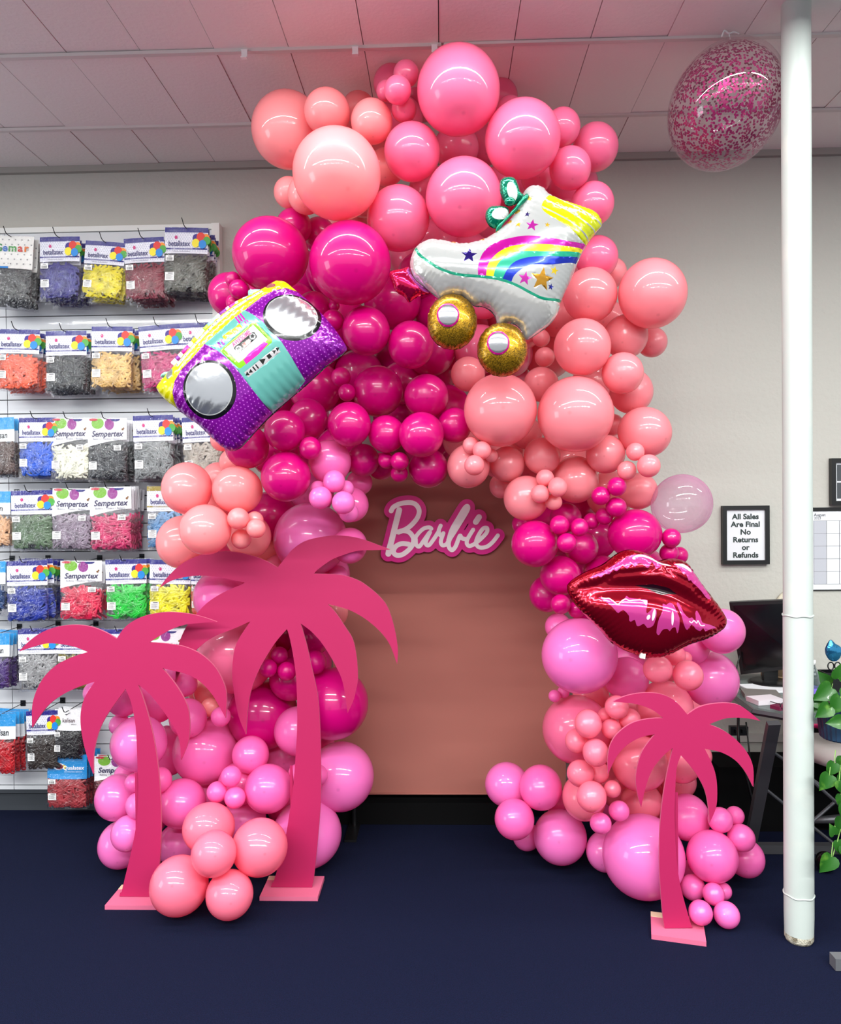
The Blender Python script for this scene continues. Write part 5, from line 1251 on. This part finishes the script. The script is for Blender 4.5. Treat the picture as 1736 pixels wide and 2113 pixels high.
# ================================================================ THINGS ON THE RIGHT WALL
m_blk = mat('black_frame', (9, 9, 10), .4); m_paper = mat('white_paper', (226, 228, 232), .6); m_ink = mat('dark_ink', (38, 52, 50), .6)
def frame(name, label, px0, py0, px1, py1, cat, bw=.022):
    a = at(px0, py0, 4.24); b = at(px1, py1, 4.24); x0, x1, z0, z1 = a.x, b.x, b.z, a.z
    r = empty(name, ((x0+x1)/2, 4.24, z0), label, cat); w = (x1-x0)/2; h = z1-z0
    mb = MB(); mb.box(-w, w, -.014, .016, 0, bw); mb.box(-w, w, -.014, .016, h-bw, h); mb.box(-w, -w+bw, -.014, .016, bw, h-bw); mb.box(w-bw, w, -.014, .016, bw, h-bw)
    mb.build('frame', m_blk, r); mb = MB(); mb.box(-w+bw, w-bw, -.002, .012, bw, h-bw); mb.build('paper', m_paper, r); return r, w, h
r, w, h = frame('framed_sign', 'black framed notice about final sales on the wall left of the column', 1490, 1044, 1587, 1164, 'sign')
mb = MB()
for k, t in enumerate(['All Sales', 'Are Final', 'No', 'Returns', 'or', 'Refunds']):
    vs, fs = text_tris(t, .040, .034, 0, 'CENTER', 1.06); zc = h-.060-k*.0415
    mb.add([(x, -.0032, z+zc) for x, z in vs], fs)
    # slab serifs
mb.build('lettering', m_ink, r)
r, w, h = frame('picture_frame', 'black frame with grey pictures at the upper right edge, above the calendar', 1714, 946, 1800, 1042, 'picture frame', .024)
mb = MB(); mb.box(-w+.034, w-.03, -.003, -.0021, .036, h/2-.004); mb.box(-w+.034, w-.03, -.003, -.0021, h/2+.004, h-.034); mb.build('photo', mat('grey_photo', (70, 74, 78), .5), r)
a = at(1673, 1049, 4.25); b = at(1800, 1217, 4.25)
cal = empty('wall_calendar', (a.x, 4.256, b.z), 'white wall calendar page with black top bar, right of the column', 'calendar'); w = b.x-a.x; h = a.z-b.z
mb = MB(); mb.box(0, w, -.006, 0, 0, h-.012); mb.build('page', m_paper, cal)
mb = MB(); mb.box(0, w, -.010, 0, h-.016, h+.004); mb.box(0, .004, -.0065, -.001, 0, .07); mb.box(0, w, -.0065, -.001, -.003, .003); mb.build('binding_bar', m_blk, cal)
mb = MB(); z0, z1 = .032, h-.068
for k in range(6): mb.box(.016, w, -.0072, -.0062, z0+(z1-z0)*k/5, z0+(z1-z0)*k/5+.0012)
for k in range(4): mb.box(.016+k*.068, .0175+k*.068, -.0072, -.0062, z0, z1)
vs, fs = text_tris('August', .022, .012, 0, 'LEFT'); mb.add([(x+.018, -.007, z+h-.036) for x, z in vs], fs)
vs, fs = text_tris('2023', .019, .0, 0, 'LEFT'); mb.add([(x+.018, -.007, z+h-.054) for x, z in vs], fs)
mb.build('printing', mat('grey_ink', (84, 86, 92), .6), cal)
mb = MB(); mb.box(.0175, .083, -.0069, -.0062, z0, z1); mb.build('shaded_column', mat('grey_tint', (188, 190, 198), .6), cal)
p = at(1637, 1253, 4.25); rd = empty('round_wall_piece', p, 'round cream wall ornament mostly hidden behind the white column', 'ornament')
M = Matrix.Rotation(PI/2, 4, 'X')
mb = MB(); mb.lathe([(.066, .0), (.099, .0), (.101, .012), (.094, .022), (.070, .018), (.066, .004)], 40, M=M); mb.build('rim', mat('cream_rim', (206, 200, 178), .5), rd, True)
mb = MB(); mb.lathe([(0, .003), (.068, .003)], 40, M=M)
for k in range(8):
    q = k*PI/4; mb.tube([(.02*math.cos(q), -.008, .02*math.sin(q)), (.08*math.cos(q), -.012, .08*math.sin(q))], .007, 6)
mb.build('dark_face', mat('dark_face', (34, 32, 28), .5), rd)

# ================================================================ DESK CORNER
m_steel = mat('dark_steel', (84, 84, 88), .38, metal=.5); m_black = mat('black_plastic', (14, 14, 16), .35)
zt = .76
def tub(name, pts, r, m, parent, n=8): mb = MB(); mb.tube(pts, r, n); return mb.build(name, m, parent, True)
DK = empty('glass_desk', (0, 0, 0), 'glass topped desk with dark steel frame behind the white column', 'desk')
gl = clear_mat('desk_glass', (150, 176, 172), .16)
top = [(1.42, 4.19), (1.385, 3.52), (1.60, 3.33), (1.95, 2.98), (2.6, 2.75), (2.6, 4.19)]
mb = MB(); n = len(top); mb.v = [(x, y, zt) for x, y in top]+[(x, y, zt-.008) for x, y in top]; mb.f = [tuple(range(n))[::-1], tuple(range(n, 2*n))]+[(i, (i+1) % n, n+(i+1) % n, n+i) for i in range(n)]; mb.mi = [0]*len(mb.f)
mb.build('glass_top', gl, DK)
pts = [(x, y, zt-.022) for x, y in top]
mb = MB()
for i in range(n):
    a, b = Vector(pts[i]), Vector(pts[(i+1) % n]); mb.tube([a, b], .013, 4)
mb.build('top_rail', m_steel, DK)
L0 = at(1601, 1500, 3.34); L1 = at(1548, 1752, 3.72)
mb = MB()
def bar(mb, a, b, w, d):
    a = Vector(a); b = Vector(b); t = (b-a).normalized(); s = Vector((1, 0, 0)); s = (s-t*s.dot(t)).normalized(); q = t.cross(s)
    vs = [p+s*i*w+q*j*d for p in (a, b) for i, j in ((-1, -1), (1, -1), (1, 1), (-1, 1))]; mb.add(vs, [(0, 1, 2, 3), (7, 6, 5, 4), (0, 4, 5, 1), (1, 5, 6, 2), (2, 6, 7, 3), (3, 7, 4, 0)])
bar(mb, (L0.x, 3.36, .735), (L1.x+.01, 3.74, .045), .026, .013); mb.build('leg', m_steel, DK)
mb = MB(); bar(mb, (2.55, 3.0, .735), (2.5, 3.74, .045), .026, .013); mb.build('leg', m_steel, DK)
mb = MB(); mb.box(L1.x-.02, 2.6, 3.72, 3.76, .003, .045); mb.build('foot_bar', m_steel, DK)
mb = MB()
for a, b, Y in (((1590, 1548), (1700, 1625), 3.52), ((1570, 1620), (1720, 1740), 3.62), ((1664, 1706), (1740, 1640), 3.56), ((1664, 1600), (1745, 1672), 3.5)):
    mb.tube([at(*a, Y), at(*b, Y+.02)], .0075, 8)
mb.build('cross_brace', m_steel, DK)
# black boxes
mb = MB(); a = at(1484, 1583, 3.98); b = at(1640, 1583, 3.98); mb.box(a.x, b.x+.1, 3.98, 4.22, .001, a.z); tag(mb.build('black_speaker_box', BLACK), 'matte black floor box under the desk, left of the column', 'box')
mb = MB(); a2 = at(1418, 1626, 4.05); mb.box(a2.x, a.x-.004, 4.05, 4.22, .001, a2.z); tag(mb.build('low_black_box', BLACK), 'lower black box behind the shortest palm on the floor', 'box')
mb = MB(); a3 = at(1665, 1560, 4.05); mb.box(b.x+.11, 2.75, 4.0, 4.22, .001, .62); tag(mb.build('tall_black_box', BLACK), 'tall black box under the desk, right of the column', 'box')
# monitor
mon = empty('computer_monitor', (0, 0, 0), 'black flat computer monitor standing on the glass desk behind the column', 'monitor')
c4 = [at(1505, 1243, 4.02), at(1668, 1236, 3.86), at(1668, 1376, 3.86), at(1529, 1392, 4.02)]
def quad_slab(mb, q, t, inset=0):
    q = [Vector(v) for v in q]; c = sum(q, Vector())/4; q = [v+(c-v)*inset for v in q]; nn = (q[1]-q[0]).cross(q[3]-q[0]).normalized()
    if nn.y > 0: nn = -nn
    mb.add(q+[v-nn*t for v in q], [(0, 1, 2, 3), (7, 6, 5, 4), (0, 4, 5, 1), (1, 5, 6, 2), (2, 6, 7, 3), (3, 7, 4, 0)]); return nn
mb = MB(); nn = quad_slab(mb, c4, .035); mb.build('housing', m_black, mon)
mb = MB(); q = [v+nn*.0015 for v in c4]; quad_slab(mb, q, .001, .10); mb.build('screen', mat('dark_screen', (7, 8, 10), .15, spec=.6), mon)
bm_ = (c4[2]+c4[3])/2+Vector((0, .03, 0)); mb = MB(); mb.box(bm_.x-.035, bm_.x+.035, bm_.y, bm_.y+.03, zt+.012, bm_.z+.05); mb.build('stand_neck', m_black, mon)
mb = MB(); mb.lathe([(0, .0145), (.10, .0135), (.11, .008), (.11, .0005), (0, .0005)], 32, (bm_.x, bm_.y, zt)); mb.build('stand_base', m_black, mon, True)
# items on the desk
def flat(name, label, cat, x, y, z, w, d, h, rz, m, extra=None):
    mb = MB(); M = Matrix.Translation((x, y, z)) @ Matrix.Rotation(rz, 4, 'Z'); mb.box(-w/2, w/2, -d/2, d/2, 0, h, 0, M); o = mb.build(name, m); tag(o, label, cat); return o
flat('magazine', 'open white magazine lying on the desk beneath the monitor', 'magazine', 1.60, 3.86, zt+.001, .24, .17, .006, .1, m_paper)
flat('notebook', 'grey notebook near the left corner of the desk', 'notebook', 1.50, 3.72, zt+.001, .16, .12, .018, -.2, mat('grey_cover', (120, 116, 112), .5))
flat('paperback_book', 'white book with a pink stripe at the desk edge beside the orchid balloon', 'book', 1.47, 3.60, zt+.001, .13, .09, .022, .25, mat('book_cover', (222, 214, 220), .5))
flat('paper_box', 'tan cardboard box on the desk right behind the monitor foot', 'box', 1.735, 4.10, zt+.001, .12, .10, .06, 0, mat('tan_card', (178, 146, 112), .7))
gls = empty('eyeglasses', (1.535, 3.46, zt+.001), 'pair of dark eyeglasses lying on the desk\'s front left corner', 'eyeglasses')
for s in (-1, 1):
    mb = MB(); mb.tube([(s*.032+.022*math.cos(k*PI/8), 0, .020+.016*math.sin(k*PI/8)) for k in range(17)], .0022, 6); mb.build('rim', m_black, gls)
    mb = MB(); mb.tube([(s*.055, 0, .028), (s*.058, .12, .012)], .002, 6); mb.build('temple', m_black, gls)
mb = MB(); mb.tube([(-.01, 0, .026), (.01, 0, .026)], .002, 6); mb.build('bridge', m_black, gls)
flat('wallet', 'small plum coloured case lying on the desk corner', 'case', 1.49, 3.49, zt+.001, .06, .05, .016, .5, mat('plum', (120, 30, 70), .4))
mbx = MB(); mbx.tube(catmull([Vector((1.50, 3.98, .9)), Vector((1.45, 3.9, .8)), Vector((1.44, 3.75, .768)), Vector((1.52, 3.62, .768)), Vector((1.60, 3.6, .768))], 6), .004, 6); tag(mbx.build('monitor_cable', m_black, None, True), 'black cable curling from the monitor over the desk', 'cable')
for i, (a, b, c, ph) in enumerate((((1524, 1480), (1530, 1560), (1560, 1680), 'thick black cable hanging under the desk left corner'), ((1540, 1490), (1552, 1600), (1566, 1670), 'thin black cable hanging under the desk, right one'))):
    mb = MB(); mb.tube(catmull([at(a[0], a[1], 3.95), at(b[0]-6, (a[1]+b[1])/2, 3.9), at(*b, 3.9), at(*c, 3.88)], 6), .007-.003*i, 6); tag(mb.build('power_cable', m_black, None, True), ph, 'cable')
mb = MB(); a = at(1508, 1500, 4.0); mb.box(a.x, a.x+.09, 4.0, 4.03, a.z-.045, a.z); mb.box(a.x+.02, a.x+.035, 3.985, 4.0, a.z-.03, a.z-.012); mb.box(a.x+.055, a.x+.07, 3.985, 4.0, a.z-.03, a.z-.012)
tag(mb.build('power_strip', m_black), 'black power strip with plugs fixed under the desk', 'power strip')
p = at(1497, 1475, 4.25); mb = MB(); mb.box(p.x-.1, 2.8, 4.235, 4.262, .38, .42); tag(mb.build('wall_conduit', mat('grey_conduit', (190, 186, 180), .5)), 'pale cable channel running along the wall under the desk', 'conduit')
# cordless phone
p = at(1681, 1395, 3.9); ph_ = empty('cordless_phone', (p.x, 3.9, zt), 'black cordless telephone standing in its cradle right of the column', 'telephone')
M = Matrix.Rotation(-.16, 4, 'Y') @ Matrix.Rotation(-.2, 4, 'X')
mb = MB(); mb.box(-.024, .024, -.012, .014, .04, .20, 0, M); mb.build('handset', m_black, ph_)
mb = MB(); mb.box(-.017, .017, -.014, -.0121, .145, .175, 0, M); mb.build('display', mat('lcd', (110, 120, 110), .3), ph_)
mb = MB()
for i in range(4):
    for k in range(3): mb.box(-.018+k*.013, -.009+k*.013, -.0145, -.0121, .055+i*.018, .066+i*.018, 0, M)
mb.build('keypad', mat('grey_keys', (170, 172, 176), .4), ph_)
mb = MB(); mb.box(-.045, .045, -.05, .05, .001, .05); mb.build('cradle', m_black, ph_)
# pen holder with scissors
p = at(1722, 1385, 3.75); po = empty('pen_organizer', (p.x, 3.75, zt), 'black mesh pen organizer with scissors and pens, right edge', 'organizer')
mb = MB()
for a, b, c, d in ((-.06, .08, -.04, -.037), (-.06, .08, .037, .04), (-.06, -.057, -.037, .037), (.077, .08, -.037, .037), (-.06, .08, -.037, .037)): mb.box(a, b, c, d, .001, .11 if (a, b, c, d) != (-.06, .08, -.037, .037) else .004)
mb.build('mesh_box', m_black, po)
sc_ = empty('scissors', (p.x, 3.75, zt+.02), 'black handled scissors standing in the pen organizer', 'scissors')
for s in (-1, 1):
    mb = MB(); mb.tube([(s*.016+.014*math.cos(k*PI/8), 0, .115+.018*math.sin(k*PI/8)) for k in range(17)], .003, 6); mb.build('handle_loop', m_black, sc_)
    mb = MB(); mb.tube([(s*.01, 0, .10), (-s*.004, 0, .0)], .003, 4); mb.build('blade', m_steel, sc_)
mb = MB(); mb.tube([(p.x+.045, 3.745, zt+.01), (p.x+.04, 3.74, zt+.17)], .004, 8); tag(mb.build('pen', m_paper), 'white pen standing in the pen organizer', 'pen')
mb = MB(); mb.box(p.x+.015, p.x+.05, 3.725, 3.76, zt+.006, zt+.125); tag(mb.build('blue_label_bottle', mat('blue_label', (60, 110, 190), .4)), 'small white and blue bottle in the pen organizer', 'bottle')
pf = at(1718, 1342, 3.72); fo, _h = foil('blue_foil_balloon', [(q.x, q.z) for q in (at(1718+a, 1342+b, 3.72) for a, b in smooth([(-15, 2), (-10, -14), (-3, -22), (6, -14), (18, -6), (17, 12), (8, 22), (-6, 20)], 3))], [], 3.72, .018, .018, ((60, 150, 200), .9), m_foil, None, res=40, wr=(.002, .01, .01))
tag(fo, 'tiny blue foil balloon above the pen organizer', 'foil balloon')
# bottle
mb = MB(); pr_ = [(0, .001), (.030, .001), (.034, .01), (.034, .05), (.030, .06), (.034, .07), (.034, .14), (.026, .18), (.013, .205), (.013, .215)]
pB = (1.515+.06, 3.2)
bt = empty('water_bottle', (1.60, 3.42, zt+.0), 'clear plastic water bottle on the desk right of the column', 'bottle'); bt.location = (at(1677, 1500, 3.42).x, 3.42, zt)
mb.lathe(pr_, 28); mb.build('bottle_body', gl, bt, True)
mb = MB(); mb.lathe([(0.0001, .232), (.014, .232), (.0145, .213), (.0001, .213)], 20); mb.build('cap', m_white, bt, True)
mb = MB(); mb.lathe([(.0345, .075), (.0345, .115)], 28); mb.build('label_band', mat('violet_label', (120, 100, 200), .4), bt, True)
mb = MB(); q = at(1677, 1519, 3.18); mb.tube([(q.x-.05, 3.20, zt+.012), (q.x+.04, 3.18, zt+.012)], [.004, .011], 10); mb.tube([(q.x+.04, 3.18, zt+.012), (q.x+.16, 3.15, zt+.012)], .006, 10); tag(mb.build('pink_highlighter', mat('hot_pink', (230, 30, 110), .35), None, True), 'hot pink pen lying on the desk in front of the bottle', 'pen')
# padded white stool and dark ball
st = empty('white_office_chair', (2.02, 3.86, 0), 'white padded office chair pushed under the desk at the right edge', 'chair')
m_seat = mat('white_vinyl', (214, 204, 200), .5)
mb = MB(); mb.lathe([(0, .50), (.20, .50), (.25, .485), (.265, .45), (.25, .42), (0, .41)], 36); mb.build('seat', m_seat, st, True)
mb = MB(); mb.tube([(-.16, -.06, .58), (-.13, -.1, .66), (-.04, -.12, .70), (.1, -.12, .70)], [.05, .06, .06, .05], 14); mb.build('armrest', m_seat, st, True)
mb = MB(); mb.tube([(0, 0, .41), (0, 0, .12)], .028, 16); mb.build('gas_lift', m_black, st, True)
mb = MB()
for k in range(5): mb.tube([(0, 0, .12), (.26*math.cos(k*1.257+.3), .26*math.sin(k*1.257+.3), .07)], [.026, .014], 8)
mb.build('star_base', m_steel, st, True)
for k in range(5): mb = MB(); M = Matrix.Translation((.26*math.cos(k*1.257+.3), .26*math.sin(k*1.257+.3), .031)) @ Matrix.Rotation(PI/2, 4, 'Y'); mb.lathe([(0, -.012), (.03, -.012), (.03, .012), (0, .012)], 20, M=M); mb.build('caster', m_black, st, True)
p = at(1693, 1782, 3.60); mb = MB(); mb.lathe([(max(1e-4, .045*math.sin(k*PI/12)), .045*math.cos(k*PI/12)) for k in range(13)], 24, (p.x, 3.55, .047)); tag(mb.build('black_ball', mat('gloss_black', (14, 10, 12), .15), None, True), 'shiny black ball on the carpet behind the column base', 'ball')
# tube foot in the foreground
a = at(1708, 1984, 2.86); mb = MB(); mb.box(a.x, a.x+.5, 2.80, 2.845, .002, .045); tag(mb.build('metal_rack_foot', mat('brushed_grey', (132, 134, 138), .4, metal=.6)), 'square grey metal tube foot on the carpet at the lower right edge', 'rack foot')

# ================================================================ POTHOS
m_leaf = mat('pothos_leaf', (38, 92, 26), .35, noise=(22, (96, 146, 48), .56, .76), translucent=.15, coat=.2)
m_stem = mat('green_stem', (120, 160, 80), .5)
pp = at(1722, 1508, 3.02)
pl = empty('potted_pothos', (pp.x+.05, 3.05, zt+.003), 'trailing green pothos plant in ribbed navy planter at the right edge', 'potted plant')
mb = MB(); N = 60; prf = []
for z, r_ in ((0, .075), (.006, .082), (.15, .098), (.155, .098)): prf.append((z, r_))
for z, r_ in prf:
    for k in range(N*2):
        a = PI*k/N; rr_ = r_*(1+(.03 if k % 4 < 2 else 0)); mb.v.append((rr_*math.cos(a), rr_*math.sin(a), z))
for i in range(3):
    for k in range(N*2):
        a = i*N*2+k; b = i*N*2+(k+1) % (N*2); mb.f.append((a, b, b+N*2, a+N*2)); mb.mi.append(0)
mb.f.append(tuple(range(N*2))[::-1]); mb.mi.append(0)
mb.build('ribbed_planter', mat('navy_planter', (34, 58, 84), .4), pl)
mb = MB(); mb.lathe([(0, .135), (.094, .135)], 30); mb.build('soil', mat('soil', (46, 34, 26), .9, bump=(60, .8, .01)), pl)
def leaf(mb, c, d, up, L):
    """heart-shaped cupped leaf, stem end at c, tip along d"""
    d = Vector(d).normalized(); s = d.cross(Vector(up)).normalized(); nn = s.cross(d)
    prof = [(0, .0), (-.10, .16), (-.08, .32), (.05, .44), (.22, .48), (.42, .42), (.62, .30), (.80, .16), (.93, .06), (1.02, 0)]
    base = len(mb.v); c = Vector(c)
    for t, w in prof:
        droop = -.22*t*t
        for q in (-1, -.5, 0, .5, 1): mb.v.append(tuple(c+d*(t if abs(q) > .3 else max(t, 0))*L+s*q*w*L+nn*(droop+.28*abs(q)*w)*L))
    for i in range(len(prof)-1):
        for q in range(4):
            a = base+i*5+q; mb.f.append((a, a+1, a+6, a+5)); mb.mi.append(0)
lv = MB(); sm = MB(); base = Vector(pl.location)
# (leaf base pixel, direction in the picture, length px, depth)
for x, y, dx, dy, L, Y in ((1705,1445,-.9,.1,52,2.98),(1716,1420,-.7,.5,55,2.96),(1730,1400,.3,-.6,48,3.0),(1735,1440,-.4,.8,50,2.92),(1712,1458,-.8,.7,44,2.92),(1700,1452,-.75,.5,40,2.98),
    (1738,1488,-.95,.15,40,2.88),(1745,1420,.2,.5,46,2.94),(1708,1412,-.3,-.5,40,3.06),(1745,1395,.4,-.2,46,3.02),
    (1722,1575,-.4,.9,38,2.9),(1738,1562,.1,1,42,2.92),(1712,1600,-.45,.85,46,2.88),(1742,1600,-.3,.9,36,2.9),(1732,1612,.3,.9,34,2.86),(1736,1640,.0,1,34,2.88),
    (1738,1688,-.2,1,40,2.9),(1722,1722,-.2,-.6,30,2.88),(1730,1735,.2,.9,36,2.9),(1716,1768,-.5,.85,50,2.86),(1740,1745,.3,.7,36,2.9),(1745,1660,-.1,1,40,2.86)):
    c = at(x, y, Y); t = at(x+dx*40, y+dy*40, Y-.01); d = (t-c); leaf(lv, c-base, d, (0, -1, .25), L*.8*Y/1600)
    sm.tube([c-base, c-base+Vector((.02, .03, .01 if y < 1500 else .04))], .0016, 5)
for pts in (((1735, 1480), (1740, 1560), (1732, 1600), (1742, 1660), (1738, 1700), (1718, 1770)), ((1745, 1480), (1752, 1560), (1748, 1640), (1745, 1730))):
    sm.tube(catmull([at(a, b, 2.90 if i else 2.98)-base for i, (a, b) in enumerate(pts)], 6), .002, 6)
lv.build('foliage', m_leaf, pl, True); sm.build('vine', m_stem, pl, True)
